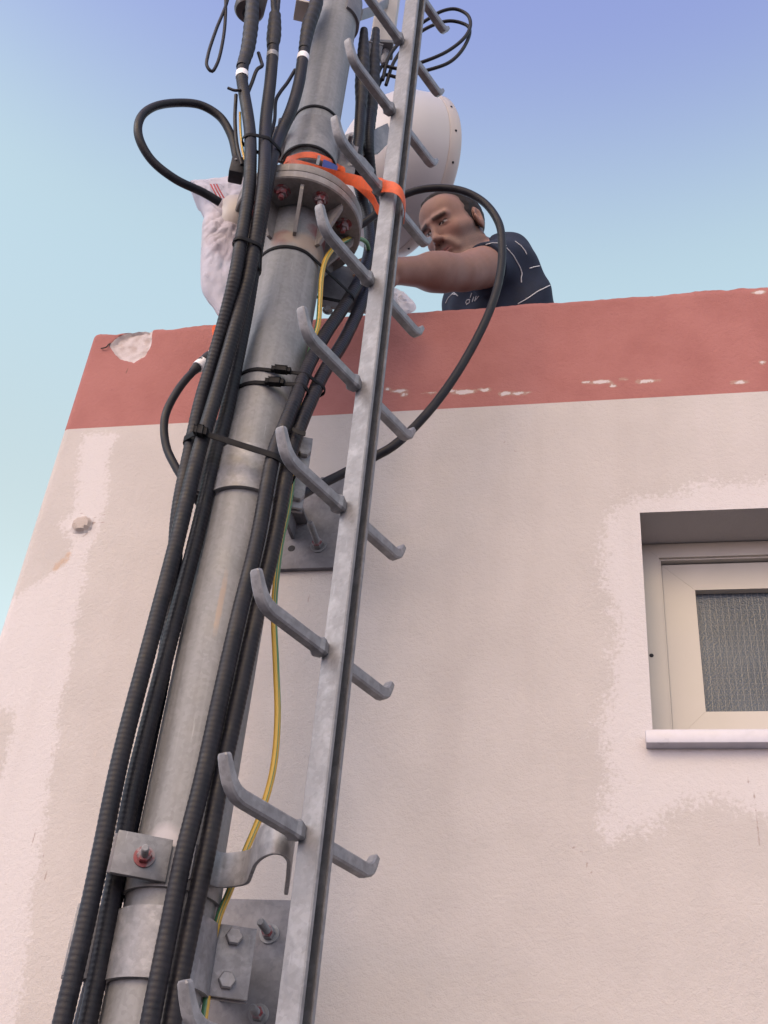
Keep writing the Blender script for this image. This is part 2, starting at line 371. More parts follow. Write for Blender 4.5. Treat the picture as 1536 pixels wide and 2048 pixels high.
c0 = PY(165, 1050, YW); sdc = np.hypot((X-c0[0])*1.0, (Z-c0[2])*1.05)-.024
conc = sdv(sdc, .012)
dirt_shade = np.zeros(X.shape)
for pts in ([(622, 1155), (616, 1185), (620, 1215), (614, 1250), (617, 1290)], [(184, 1046), (196, 1043), (212, 1047)], [(163, 1073), (172, 1070), (180, 1062), (184, 1050)], [(150, 1030), (160, 1027), (170, 1028)], [(186, 1036), (212, 1028)], [(1140, 1690), (1165, 1705), (1178, 1740), (1190, 1752)], [(905, 1815), (935, 1822), (955, 1818)], [(1005, 880), (1030, 902), (1048, 908)], [(1490, 1545), (1512, 1600), (1520, 1690)], [(84, 1700), (92, 1745), (88, 1790)], [(70, 1660), (64, 1700)]):  # cracks and streaks, plus a shadow crescent painted at the round patch's lower right
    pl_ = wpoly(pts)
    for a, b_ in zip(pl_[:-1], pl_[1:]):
        e = b_-a; t = np.clip(((X-a[0])*e[0]+(Z-a[1])*e[1])/(e@e), 0, 1); d_ = np.hypot(X-a[0]-t*e[0], Z-a[1]-t*e[1]); dirt_shade = np.maximum(dirt_shade, np.clip(1-d_/.007, 0, 1))
for (px, py, rr) in ((168, 1080, .004), (1532, 948, .006), (228, 890, .004), (205, 960, .003), (40, 1610, .004)):
    c = PY(px, py, YW); dirt_shade = np.maximum(dirt_shade, np.clip(1.3-np.hypot(X-c[0], Z-c[2])/rr, 0, 1)); yoff += -.0025*np.clip(-sdc/.004, 0, 1)
xc = np.abs(X-XL); yoff += .006*np.clip(1-xc/.012, 0, 1)**2           # softened corner
keep = ~((X[:-1, :-1] > WX0-1e-6) & (X[1:, 1:] < WX1+1e-6) & (Z[:-1, :-1] > WZ0-1e-6) & (Z[1:, 1:] < WZ1+1e-6))
V = np.stack([X, YW+yoff, Z], -1).reshape(-1, 3); Fq = grid_faces(len(xs), len(zs), keep)
nv = len(V); BY = 8.0
REV = .115
ex = [(XL, YW+.006, 0), (XL, BY, 0), (XL, BY, ZB), (XL, YW+.006, ZB), (XR, YW, 0), (XR, BY, 0), (XR, BY, ZB), (XR, YW, ZB),
      (WX0, YW, WZ0), (WX1, YW, WZ0), (WX1, YW, WZ1), (WX0, YW, WZ1), (WX0, YW+.2, WZ0), (WX1, YW+.2, WZ0), (WX1, YW+.2, WZ1), (WX0, YW+.2, WZ1)]
ef = [(0, 3, 2, 1), (4, 5, 6, 7), (1, 2, 6, 5), (11, 10, 14, 15), (8, 11, 15, 12), (9, 13, 14, 10), (8, 12, 13, 9), (12, 15, 14, 13)]
allF = Fq.tolist()+[tuple(i+nv for i in f) for f in ef]
mb = MB(); mb.raw(np.concatenate([V, np.array(ex)]), allF); wall = mb.build('wall', CREAM, bld, smooth=30, fix=False)
st = np.zeros((nv+len(ex), 4)); st[:nv, 0] = white.ravel(); st[:nv, 1] = tan_.ravel(); st[:nv, 2] = conc.ravel(); set_stain(wall.data, st)
set_stain(wall.data, np.concatenate([np.repeat(dirt_shade.ravel()[:, None], 4, 1), np.zeros((len(ex), 4))]), 'dirt_shade')

# parapet: chipped top edge, broken patch near the corner, peeling flakes
xs = axis_grid([(XL, .55, .006), (.55, XR, .08)]); zs = axis_grid([(ZB, ZT, .006)])
X, Z = np.meshgrid(xs, zs, indexing='ij')
def topline(x): 
    return np.array([.006*mnoise.noise(Vector((a*9, 3.1, 0)))+.004*mnoise.noise(Vector((a*31, 9.1, 0)))+.0025*mnoise.noise(Vector((a*80, 1.1, 0))) for a in x])
tl = topline(xs)
for (px, py, dz, wd) in ((240, 668, -.003, .05), (312, 656, .004, .02), (420, 650, .006, .05), (900, 615, -.004, .06), (1120, 600, -.003, .03), (1420, 580, .006, .1)):
    x0 = PY(px, py, YW)[0]; tl += dz*np.exp(-((xs-x0)/wd)**2)
Z = ZB+(Z-ZB)*(1+tl[:, None]/(ZT-ZB))
chip = poly_sd(X, Z, wpoly([(218, 690), (238, 672), (262, 663), (305, 658), (302, 690), (290, 712), (268, 725), (240, 718), (230, 708)]))
topb = np.clip((Z-(ZT-.012))/.012, 0, 1)
yoff = .010*np.clip(-chip/.006, 0, 1)*(1+.4*vnoise(X, Z, 60)) + .003*topb**2 + .006*np.clip(1-np.abs(X-XL)/.012, 0, 1)**2
C = np.zeros(X.shape+(4,)); C[..., 0] = sdv(chip, .014)
fl = np.zeros(X.shape)
for (px, py, a, b_) in ((800, 782, 16, 5), (775, 778, 6, 4), (808, 790, 8, 6), (860, 786, 14, 4), (900, 782, 8, 4), (930, 784, 20, 6), (968, 780, 10, 5), (1010, 787, 9, 5), (1040, 786, 11, 4), (1205, 764, 14, 5), (1246, 758, 8, 3), (1295, 762, 16, 5), (1478, 765, 15, 6), (1525, 725, 7, 5), (1250, 590, 16, 5), (1310, 590, 7, 4), (1515, 585, 12, 6), (890, 772, 5, 3), (1170, 765, 5, 3), (1225, 772, 5, 3)):
    c = PY(px, py, YW); q = (PY(px+a, py, YW)[0]-c[0])*.85; r2 = q*b_/a*.9
    fl = np.maximum(fl, sdv((np.hypot((X-c[0])/q, (Z-c[2])/r2)-1)*r2, .016))
C[..., 1] = fl
cr = np.zeros(X.shape)
for pts in ([(262, 725), (255, 740), (248, 752)], [(305, 660), (300, 690)], [(950, 650), (1010, 690), (1150, 770)]):
    pl = wpoly(pts)
    for a, b_ in zip(pl[:-1], pl[1:]):
        e = b_-a; t = np.clip(((X-a[0])*e[0]+(Z-a[1])*e[1])/(e@e), 0, 1); d = np.hypot(X-a[0]-t*e[0], Z-a[1]-t*e[1])
        cr = np.maximum(cr, sdv(d-.0012, .012)*(.95 if len(pts) == 3 and pts[0][0] == 262 else .6))
c = PY(1215, 693, YW); cr = np.maximum(cr, sdv(np.hypot(X-c[0], Z-c[2])-.003, .006))
C[..., 2] = cr
V = np.stack([X, YW+yoff, Z], -1).reshape(-1, 3); Fq = grid_faces(len(xs), len(zs)).tolist(); nv = len(V); nz = len(zs); nx = len(xs)
PT = .15                                          # parapet thickness
extra = []; ef = []
for i in range(nx):
    zt = V[i*nz+nz-1][2]
    extra += [(xs[i], YW+PT*.5, zt+.002*math.sin(i*.7)), (xs[i], YW+PT, zt), (xs[i], YW+PT, ZT-.5)]
for i in range(nx-1):
    a = nv+3*i; b_ = a+3
    ef += [(i*nz+nz-1, (i+1)*nz+nz-1, b_, a), (a, b_, b_+1, a+1), (a+1, b_+1, b_+2, a+2)]
# left side return of the parapet
k0 = nv+len(extra); extra += [(XL, BY, ZB), (XL, BY, ZT), (XL, YW+PT, ZB), (XL+PT, BY, ZT), (XL+PT, YW+PT, ZT), (XL+PT, YW+PT, ZT-.5), (XL+PT, BY, ZT-.5)]
left_col = list(range(nz))
ef += [tuple(left_col)+(nv, nv+1, k0+1, k0), (nv+1, k0+4, k0+3, k0+1), (k0+4, k0+5, k0+6, k0+3)]
mb = MB(); mb.raw(np.concatenate([V, np.array(extra)]), Fq+ef); par = mb.build('parapet', TERRACOTTA, bld, smooth=30)
st = np.zeros((nv+len(extra), 4)); st[:nv, :3] = C[..., :3].reshape(-1, 3); set_stain(par.data, st)
mb = MB(); mb.box(((XL+XR)/2, (YW+BY)/2, ZT-.52), np.eye(3), ((XR-XL)/2-.05, (BY-YW)/2-.03, .02), 0); mb.build('roof', mat('roof_membrane', (.3, .28, .27), .85), bld)
mb = MB(); mb.tube(spline([PY(222, 686, YW+.004), PY(216, 690, YW-.006), PY(213, 694, YW-.008), PY(202, 697, YW-.004)], .003), .0018, 6); mb.build('rusty_wire', RUST, bld)

# window
glassm = mat('wired_obscure_glass', (.055, .075, .085), .12, 0, .1, 40)
def wired():
    m_ = bpy.data.materials.new('wired_glass'); m_.use_nodes = True; n = m_.node_tree; b = n.nodes['Principled BSDF']
    tc = n.nodes.new('ShaderNodeTexCoord'); sp = n.nodes.new('ShaderNodeSeparateXYZ'); n.links.new(tc.outputs['Object'], sp.inputs[0])
    def line(ax, per, wd):
        a = n.nodes.new('ShaderNodeMath'); a.operation = 'PINGPONG'; a.inputs[1].default_value = per/2; n.links.new(sp.outputs[ax], a.inputs[0])
        l = n.nodes.new('ShaderNodeMath'); l.operation = 'LESS_THAN'; l.inputs[1].default_value = wd; n.links.new(a.outputs[0], l.inputs[0]); return l.outputs[0]
    mx = n.nodes.new('ShaderNodeMath'); mx.operation = 'MAXIMUM'; n.links.new(line('X', .0127, .0006), mx.inputs[0]); n.links.new(line('Z', .0127, .0002), mx.inputs[1])
    ns = n.nodes.new('ShaderNodeTexNoise'); ns.inputs['Scale'].default_value = 5; ns.inputs['Detail'].default_value = 5; n.links.new(tc.outputs['Object'], ns.inputs['Vector'])
    r = n.nodes.new('ShaderNodeMapRange'); r.inputs['From Min'].default_value = .35; r.inputs['From Max'].default_value = .7; n.links.new(ns.outputs['Fac'], r.inputs[0])
    x0 = n.nodes.new('ShaderNodeMix'); x0.data_type = 'RGBA'; x0.inputs['A'].default_value = (.034, .044, .06, 1); x0.inputs['B'].default_value = (.075, .09, .112, 1); n.links.new(r.outputs[0], x0.inputs['Factor'])
    x = n.nodes.new('ShaderNodeMix'); x.data_type = 'RGBA'; x.inputs['B'].default_value = (.125, .125, .13, 1)
    n.links.new(x0.outputs['Result'], x.inputs['A']); n.links.new(mx.outputs[0], x.inputs['Factor']); n.links.new(x.outputs['Result'], b.inputs['Base Color'])
    vo = n.nodes.new('ShaderNodeTexVoronoi'); vo.inputs['Scale'].default_value = 260; n.links.new(tc.outputs['Object'], vo.inputs['Vector'])
    bp = n.nodes.new('ShaderNodeBump'); bp.inputs['Strength'].default_value = .35; bp.inputs['Distance'].default_value = .002
    n.links.new(vo.outputs['Distance'], bp.inputs['Height']); n.links.new(bp.outputs['Normal'], b.inputs['Normal'])
    b.inputs['Roughness'].default_value = .2; b.inputs['Specular IOR Level'].default_value = .35
    return m_
win = thing('window', None, None, (WX0, YW+REV, WZ0)); win.parent = bld; win.location = np.array((WX0, YW+REV, WZ0))-base(bld)
def frame(mb, x0, x1, z0, z1, y0, y1, wd, lip=None):
    cy, hy = (y0+y1)/2, (y1-y0)/2; I = np.eye(3)
    # mitred: four prisms
    for (a, b_, c_, d_) in (((x0, z0), (x0, z1), (x0+wd, z1-wd), (x0+wd, z0+wd)), ((x1, z1), (x1, z0), (x1-wd, z0+wd), (x1-wd, z1-wd)), ((x0, z1), (x1, z1), (x1-wd, z1-wd), (x0+wd, z1-wd)), ((x1, z0), (x0, z0), (x0+wd, z0+wd), (x1-wd, z0+wd))):
        g = .0002; q = [np.array(t, float) for t in (a, b_, c_, d_)]; ce = sum(q)/4; q = [t+(ce-t)/np.linalg.norm(ce-t)*g for t in q]
        mb.prism([(t[0], y0, t[1]) for t in q], (0, y1-y0, 0))
yf = YW+REV
mb = MB(); frame(mb, WX0+.003, WX1-.003, WZ0+.002, WZ1-.003, yf, yf+.06, .036)
frame(mb, WX0+.039, WX1-.039, WZ0+.038, WZ1-.039, yf+.006, yf+.06, .004)
mb.build('frame', CREAM_FRAME, win, smooth=20)
sx0, sx1, sz0, sz1 = WX0+.044, WX1-.044, WZ0+.039, WZ1-.047
mb = MB(); frame(mb, sx0, sx1, sz0, sz1, yf+.018, yf+.055, .067); mb.build('sash', CREAM_FRAME, win, smooth=20)
mb = MB(); mb.box(((sx0+sx1)/2, yf+.038, (sz0+sz1)/2), np.eye(3), ((sx1-sx0)/2-.06, .003, (sz1-sz0)/2-.06), 0); mb.build('pane', wired(), win)
mb = MB(); p = PY(1303, 1310, yf-.002); mb.cyl(p, p+np.array([0, .006, 0]), .0045, 16); mb.build('screw', RUBBER, win)
mb = MB(); zs_ = PY(1400, 1459, YW-.026)[2]; mb.box(((WX0-.014+WX1+.02)/2, YW+.052, zs_-.013), np.eye(3), ((WX1-WX0+.034)/2, .078, .0132), .002); mb.build('sill', MARBLE, win)

# ground
mb = MB(); mb.raw([(-300, -300, 0), (300, -300, 0), (300, 300, 0), (-300, 300, 0)], [(0, 1, 2, 3)])
gr = mb.build('ground', mat('pavement', (.10, .098, .105), .9, 0, .15, 3), smooth=0); tag(gr, kind='structure')
#PART2
# ------------------------------------------------------------------ the mast
ZC = CAMZ
MX, MY, MR = -.690, 1.768, .0715                 # axis and radius of the lower pipe
UR = .058                                         # radius of the upper pipe
ZF = 2.192+ZC                                     # underside of the lower flange
def stained_steel(name, basecol, metal, rough):
    m_ = mat(name, basecol, rough, metal, .14, 14, .1, 60)
    n = m_.node_tree; b = n.nodes['Principled BSDF']; src = b.inputs['Base Color'].links[0].from_socket
    at = n.nodes.new('ShaderNodeAttribute'); at.attribute_name = 'stain'; sp = n.nodes.new('ShaderNodeSeparateColor'); n.links.new(at.outputs['Color'], sp.inputs[0])
    tc = n.nodes.new('ShaderNodeTexCoord'); ns = n.nodes.new('ShaderNodeTexNoise'); ns.inputs['Scale'].default_value = 38; ns.inputs['Detail'].default_value = 6; n.links.new(tc.outputs['Object'], ns.inputs['Vector'])
    # long vertical streaks of zinc and dirt
    mp = n.nodes.new('ShaderNodeMapping'); mp.inputs['Scale'].default_value = (60, 60, 2.2); n.links.new(tc.outputs['Object'], mp.inputs[0])
    st = n.nodes.new('ShaderNodeTexNoise'); st.inputs['Scale'].default_value = 1; st.inputs['Detail'].default_value = 5; n.links.new(mp.outputs[0], st.inputs['Vector'])
    def mrange(s, lo, hi, t=1.0):
        r = n.nodes.new('ShaderNodeMapRange'); r.inputs['From Min'].default_value = lo; r.inputs['From Max'].default_value = hi; r.inputs['To Max'].default_value = t; n.links.new(s, r.inputs[0]); return r.outputs[0]
    def mx(a, col, f):
        x = n.nodes.new('ShaderNodeMix'); x.data_type = 'RGBA'; n.links.new(a, x.inputs['A']); x.inputs['B'].default_value = (*col, 1); n.links.new(f, x.inputs['Factor']); return x.outputs['Result']
    c = mx(src, tuple(.72*k for k in basecol), mrange(st.outputs['Fac'], .52, .7, .6))
    c = mx(c, (.252, .252, .26), mrange(st.outputs['Fac'], .46, .3, .55))
    for ch, col, sc in (('Red', (.36, .34, .36), .35), ('Green', (.16, .04, .04), .6), ('Blue', (.27, .21, .17), .5)):
        a = n.nodes.new('ShaderNodeMath'); a.operation = 'MULTIPLY_ADD'; n.links.new(ns.outputs['Fac'], a.inputs[0]); a.inputs[1].default_value = sc; n.links.new(sp.outputs[ch], a.inputs[2])
        c = mx(c, col, mrange(a.outputs[0], .45+sc*.5, .75+sc*.5, .85))
    n.links.new(c, b.inputs['Base Color']); return m_
PIPE = stained_steel('weathered_zinc_pipe', (.192, .194, .204), .1, .58)
mast = thing('mast', 'tall galvanised steel mast of two pipes joined by bolted flanges', 'mast', (MX, MY, 0))
def pipe_mesh(name, r, z0, z1, stains=()):
    nseg = 72; zz = np.arange(z0, z1, .008); mb = MB()
    a = np.arange(nseg)*2*math.pi/nseg; A, Zz = np.meshgrid(a, zz)
    V = np.stack([MX+r*np.cos(A), MY+r*np.sin(A), Zz], -1).reshape(-1, 3); n = len(zz)
    Fc = [(i*nseg+k, i*nseg+(k+1) % nseg, (i+1)*nseg+(k+1) % nseg, (i+1)*nseg+k) for i in range(n-1) for k in range(nseg)]
    Fc += [tuple(reversed(range(nseg))), tuple((n-1)*nseg+k for k in range(nseg))]
    mb.raw(V, Fc); o = mb.build(name, PIPE, mast, smooth=40)
    C = np.zeros((len(V), 4))
    for (ch, px, py, rx, rz) in stains:
        p = PD(px, py, math.hypot(MX, MY)-r)
        d = np.sqrt(((V[:, 0]-p[0])/rx)**2+((V[:, 2]-p[2])/rz)**2+(np.maximum(0, V[:, 1]-MY)/rx)**2); C[:, ch] = np.maximum(C[:, ch], np.clip(1.1-d*.6, 0, 1))
    set_stain(o.data, C); return o
pipe_mesh('lower_pipe', MR, 0, ZF+.01, [(0, 325, 1685, .035, .035), (1, 566, 470, .03, .03), (1, 642, 455, .028, .025), (2, 610, 480, .08, .03), (2, 440, 1210, .006, .08)])
ZU = ZF+.052
pipe_mesh('upper_pipe', UR, ZU, ZU+1.6)
FL = stained_steel('flange_steel', (.195, .18, .175), .1, .6)
mb = MB()
mb.lathe((MX, MY, ZF), (0, 0, 1), [(0, MR+.002), (0, .147), (.003, .15), (.022, .15), (.0245, .1485), (.0245, MR)], 72, closed=False)
fl1 = mb.build('flange', FL, mast); set_stain(fl1.data, np.zeros((len(fl1.data.vertices), 4)))
mb = MB(); mb.lathe((MX, MY, ZF+.0265), (0, 0, 1), [(0, .06), (0, .1485), (.003, .15), (.022, .15), (.025, .147), (.025, UR)], 72, closed=False)
fl2 = mb.build('flange', FL, mast); set_stain(fl2.data, np.zeros((len(fl2.data.vertices), 4)))
def hexbolt(mb, p, d, r=.011, h=.009, shank=0.0, washer=True):
    p = np.asarray(p, float); d = np.asarray(d, float)/np.linalg.norm(d)
    if washer: mb.lathe(p, d, [(0, r*1.55), (.0022, r*1.55), (.0026, r*1.45)], 24); p = p+d*.0026
    mb.lathe(p, d, [(0, r*1.1), (h*.75, r*1.1), (h, r*.93)], 6)
    if shank: mb.lathe(p+d*h, d, [(0, r*.52), (shank-.002, r*.52), (shank, r*.42)], 14)
FAN = {}
for k in range(8):
    a = rad(-94+46*k if k < 3 else -94+45*k)
    p = np.array([MX+.113*math.cos(a), MY+.113*math.sin(a), ZF])
    mb = MB(); hexbolt(mb, p, (0, 0, -1), .0125, .013, .012); mb.build('bolt', RED_PAINT, fl1, smooth=25)
    a = rad(-71.5+45*k); c, s = math.cos(a), math.sin(a); t = np.array([-s, c, 0])*.004
    P = lambda r, z: np.array([MX+r*c, MY+r*s, z])
    mb = MB(); mb.prism([P(MR-.002, ZF-.0005)-t, P(.135, ZF-.0005)-t, P(.135, ZF-.018)-t, P(MR+.012, ZF-.105)-t, P(MR-.002, ZF-.105)-t], 2*t)
    g = mb.build('gusset', FL, mast, smooth=20); set_stain(g.data, np.zeros((len(g.data.vertices), 4)))
    # and above the joint, up to the upper pipe
    mb = MB(); mb.prism([P(UR-.002, ZU)-t, P(.128, ZU)-t, P(.128, ZU+.014)-t, P(UR+.01, ZU+.075)-t, P(UR-.002, ZU+.075)-t], 2*t)
    g = mb.build('gusset', FL, mast, smooth=20); set_stain(g.data, np.zeros((len(g.data.vertices), 4)))

# ------------------------------------------------------------------ wall brackets
VDIR = np.array([MX, MY, 0])/math.hypot(MX, MY)                # from the camera to the mast
LAT = np.array([VDIR[1], -VDIR[0], 0])                          # to the right of it
AV = math.atan2(-VDIR[1], -VDIR[0])                             # angle of the side that faces the camera
def pt(lat, fwd, z): return np.array([MX, MY, 0])+LAT*lat+VDIR*fwd+np.array([0, 0, z])
def wall_bracket(label, z0, z1, ez0, ez1, pz0, pz1, studs, bolts, holes, ear_w):
    t = thing('wall_bracket', label, 'bracket', (MX, MY, z0), 'pipe brackets bolted to the wall')
    mb = MB(); mb.arc((MX, MY), MR+.0005, MR+.010, AV-rad(80), AV+rad(80), z0, z1, 48)
    # ears of the front half
    for sgn in (1, -1):
        mb.box(pt(sgn*(MR+.004+ear_w/2), -.012, (ez0+ez1)/2), (LAT, VDIR, (0, 0, 1)), (ear_w/2, .003, (ez1-ez0)/2), .0012)
        mb.box(pt(sgn*(MR+.003), -.009, (ez0+ez1)/2), (LAT, VDIR, (0, 0, 1)), (.006, .006, (ez1-ez0)/2-.002), .001)
    mb.build('front_clamp', STEEL_RAIL, t)
    mb = MB(); mb.arc((MX, MY), MR+.0005, MR+.0075, AV+rad(100), AV+rad(260), z0, z1, 48)
    for sgn in (1, -1):
        mb.box(pt(sgn*(MR+.004+ear_w/2), -.0025, (ez0+ez1)/2-.002), (LAT, VDIR, (0, 0, 1)), (ear_w/2+.001, .003, (ez1-ez0)/2), .0012)
    mb.build('back_clamp', STEEL_DULL, t)
    pc = np.array([MX, YW-.006, (pz0+pz1)/2])
    mb = MB(); mb.box(pc, np.eye(3), (.125, .006, (pz1-pz0)/2), .0015); pl = mb.build('wall_plate', STEEL_DULL, t)
    ya = MY+MR+.006; mb = MB()
    mb.box((MX, (ya+YW-.012)/2, (pz0+pz1)/2), np.eye(3), (.03, (YW-.012-ya)/2, .004), .001)
    mb.box((MX, (ya+YW-.012)/2, (pz0+pz1)/2), np.eye(3), (.004, (YW-.013-ya)/2, .045), .001)
    mb.build('standoff_arm', STEEL_DULL, t)
    for (px, py, L) in studs:
        p = PY(px, py, YW-.012); mb = MB(); mb.lathe(p, (0, -1, 0), [(0, .018), (.0025, .018), (.003, .017)], 24); mb.lathe(p+np.array([0, -.003, 0]), (0, -1, 0), [(0, .0125), (.011, .0125), (.013, .0105)], 6)
        nut = mb.build('anchor_nut', STEEL, t, smooth=25)
        mb = MB(); mb.lathe(p+np.array([0, -.0122, 0]), (0, -1, 0), [(0, .0118), (.006, .0110), (.0075, .009)], 6); mb.build('paint_ring', RED_PAINT, nut)
        mb = MB(); q = p+np.array([0, -.0158, 0])
        prof = []
        k = 0.0
        while k < L-.004: prof += [(k, .0068), (k+.0008, .0074), (k+.0016, .0068)]; k += .0018
        prof += [(L-.002, .0066), (L, .0052)]
        mb.lathe(q, (0, -1, 0), prof, 16); mb.build('anchor_stud', STEEL, nut)
    for (lat, z) in bolts:
        mb = MB(); hexbolt(mb, pt(lat, -.0155, z), -VDIR, .0125, .01, 0, False); mb.build('hex_bolt', STEEL_RAIL, t, smooth=25)
    for (px, py) in holes:
        p = PY(px, py, YW-.0118); mb = MB(); mb.lathe(p, (0, -1, 0), [(0, .0085), (.0006, .008)], 20); mb.build('empty_hole', RUBBER, pl)
    return t
def zd(py, d=1.83, px=500): return PD(px, py, d)[2]
wall_bracket('upper wall bracket whose grey collar and plate sit just below the red band', zd(972, 1.82, 480), zd(886, 1.82, 500), zd(1000, 1.86, 595), zd(855, 1.86, 595), PY(600, 1143, YW)[2], PY(600, 965, YW)[2],
             [(637, 1092, .072), (655, 988, .04)], [(.096, zd(978, 1.86, 597)), (.096, zd(890, 1.86, 610))], [(583, 1097)], .034)
wall_bracket('lower wall bracket with a two bolt ear plate, nearest the bottom of the mast', zd(1952, 1.82, 270), zd(1806, 1.82, 290), zd(1986, 1.86, 450), zd(1838, 1.86, 450), PY(520, 1803, YW)[2]-.27, PY(520, 1803, YW)[2],
             [(539, 1868, .05), (518, 2030, .03)], [(.104, zd(1864, 1.86, 465)), (.103, zd(1952, 1.86, 450))], [], .062)

# clamp that ties the ladder to the mast, with its hooked strap
lc = thing('ladder_clamp', 'galvanised pipe clamp with red marked bolt and hooked strap reaching the ladder', 'clamp', (MX, MY, zd(1775)))
cz0, cz1 = zd(1772, 1.82, 330), zd(1690, 1.82, 330)
mb = MB(); mb.arc((MX, MY), MR+.0005, MR+.0065, AV-rad(84), AV+rad(78), cz0, cz1, 48)
mb.box(pt(-.056, -(MR+.014), (cz0+cz1)/2+.006), (LAT+VDIR*.1, VDIR-LAT*.1, (0, 0, 1)), (.042, .003, (cz1-cz0)/2+.002), .001); mb.build('front_clamp', STEEL, lc)
mb = MB(); mb.arc((MX, MY), MR+.0005, MR+.0065, AV+rad(100), AV+rad(262), cz0, cz1, 48)
mb.box(pt(-.061, -(MR+.004), (cz0+cz1)/2+.006), (LAT+VDIR*.1, VDIR-LAT*.1, (0, 0, 1)), (.042, .003, (cz1-cz0)/2), .001); mb.build('back_clamp', STEEL_DULL, lc)
mb = MB(); hexbolt(mb, pt(-.052, -(MR+.0175), (cz0+cz1)/2+.004), -VDIR, .0105, .010, 0); b1 = mb.build('clamp_nut', RED_PAINT, lc, smooth=25)
mb = MB(); q = pt(-.052, -(MR+.028), (cz0+cz1)/2+.004); mb.cyl(q, q-VDIR*.03, .0058, 14); mb.build('bolt_shank', STEEL, b1)
zh = .616+ZC
hook = [pt(.02, -.0785, zh), pt(.055, -.062, zh), PZ(435, 1775, zh), PZ(470, 1773, zh), PZ(492, 1768, zh), PZ(503, 1748, zh), PZ(512, 1728, zh), PZ(529, 1714, zh), PZ(548, 1708, zh), PZ(565, 1711, zh), PZ(576, 1722, zh), PZ(577, 1745, zh), PZ(572, 1790, zh)]
hk = spline(hook, .006)+np.array([0, 0, .027])
mb = MB(); mb.ribbon(hk, (0, 0, 1), .054, .0075); mb.build('hooked_strap', STEEL_RAIL, lc)

# ------------------------------------------------------------------ ladder
LR_, LN_ = np.array([.423, .906, 0]), np.array([.906, -.423, 0]); UP = np.array([0, 0, 1.])
LC = np.array([math.sin(rad(-14.88)), math.cos(rad(-14.88)), 0])*1.64
lad = thing('ladder', 'galvanised single rail ladder with hooked rungs on both sides, standing right of the mast', 'ladder', (*LC[:2], 0))
hn, hr, th, slot = .0205, .0172, .0028, .0095
sec = [(-hn, -hr+.003), (-hn+.003, -hr), (hn-.002, -hr), (hn, -hr+.002), (hn, -slot), (hn-th, -slot), (hn-th, -hr+th), (-hn+th, -hr+th), (-hn+th, hr-th), (hn-th, hr-th), (hn-th, slot), (hn, slot), (hn, hr-.002), (hn-.002, hr), (-hn+.003, hr), (-hn, hr-.003)]
pts = [LC+LN_*a+LR_*b for a, b in sec]; n = len(pts); mb = MB(); zz = np.arange(.12, 5.2, .04)
V = np.array([[p[0], p[1], z] for z in zz for p in pts]); Fc = [(i*n+k, i*n+(k+1) % n, (i+1)*n+(k+1) % n, (i+1)*n+k) for i in range(len(zz)-1) for k in range(n)]
Fc += [tuple(range(n)), tuple((len(zz)-1)*n+k for k in range(n))]
mb.raw(V, Fc); rail = mb.build('rail', STEEL_CHANNEL, lad, smooth=30)
mb = MB(); mb.box((LC[0], LC[1], 2.66)-LN_*(hn-.006), (LN_, LR_, UP), (.0012, hr-.004, 2.5), 0); mb.build('slot_shade', mat('dark_slot', (.07, .085, .09), .6), rail, smooth=0)  # dark strip standing in for the shade inside the open slot
def rung_mesh(tab):
    path = []; hs = []; ws = []
    for (r, z, h, w_) in ((.004, 0, .0225, .019), (.0174, 0, .0295, .0265), (.0195, 0, .0285, .0255), (.0245, 0, .0235, .020), (.029, 0, .0225, .019), (.05, 0, .0225, .019), (.10, 0, .0225, .019), (.128, 0, .0222, .019))+tab:
        path.append(LR_*r+UP*z); hs.append(h); ws.append(w_)
    P = np.array(path); T = np.gradient(P, axis=0); T /= np.linalg.norm(T, axis=1)[:, None]; N = np.cross(LN_, T); N /= np.linalg.norm(N, axis=1)[:, None]
    N *= np.sign(N[0, 2])
    V = []; bb = .14
    for i in range(len(P)):
        for (a, c) in ((-.5, -.5+bb), (-.5+bb, -.5), (.5-bb, -.5), (.5, -.5+bb), (.5, .5-bb), (.5-bb, .5), (-.5+bb, .5), (-.5, .5-bb)): V.append(P[i]+LN_*a*ws[i]+N[i]*c*hs[i])
    Fc = [(i*8+k, i*8+(k+1) % 8, (i+1)*8+(k+1) % 8, (i+1)*8+k) for i in range(len(P)-1) for k in range(8)]+[tuple(range(8)), tuple((len(P)-1)*8+k for k in range(8))]
    return V, Fc
LONG = ((.134, 0, .0222, .019), (.1455, .0022, .0215, .019), (.154, .007, .020, .019), (.162, .0145, .0175, .019), (.169, .0245, .0150, .0188), (.1745, .0345, .0135, .0185), (.179, .0435, .0125, .0175), (.1805, .0465, .010, .014))
SHORT = ((.148, 0, .0220, .019), (.156, .002, .0205, .019), (.162, .0065, .0180, .019), (.1665, .013, .0140, .0185), (.170, .0205, .0115, .018), (.173, .0275, .0100, .017), (.174, .030, .008, .013))
rv, rf2 = rung_mesh(SHORT); rv = np.array(rv)
mir, rf = rung_mesh(LONG); mir = np.array(mir); mir = mir-2*(mir@LR_)[:, None]*LR_
rungA = rungB = None
for k in range(-2, 9):
    zc = .656+.2793*k+ZC-(.034 if k == -1 else .018 if k == 0 else 0)
    for side, vv in ((-1, mir), (1, rv)):
        src = rungA if side < 0 else rungB
        if src is None:
            mb = MB(); mb.raw(vv+LC-LN_*.015-LR_*.014+UP*zc, rf if side < 0 else rf2); o = mb.build('rung', STEEL_RAIL, lad, smooth=22)
            if side < 0: rungA = (o, zc)
            else: rungB = (o, zc)
        else:
            o = src[0].copy(); COL.objects.link(o); o.parent = lad; o.location = (0, 0, zc-src[1])

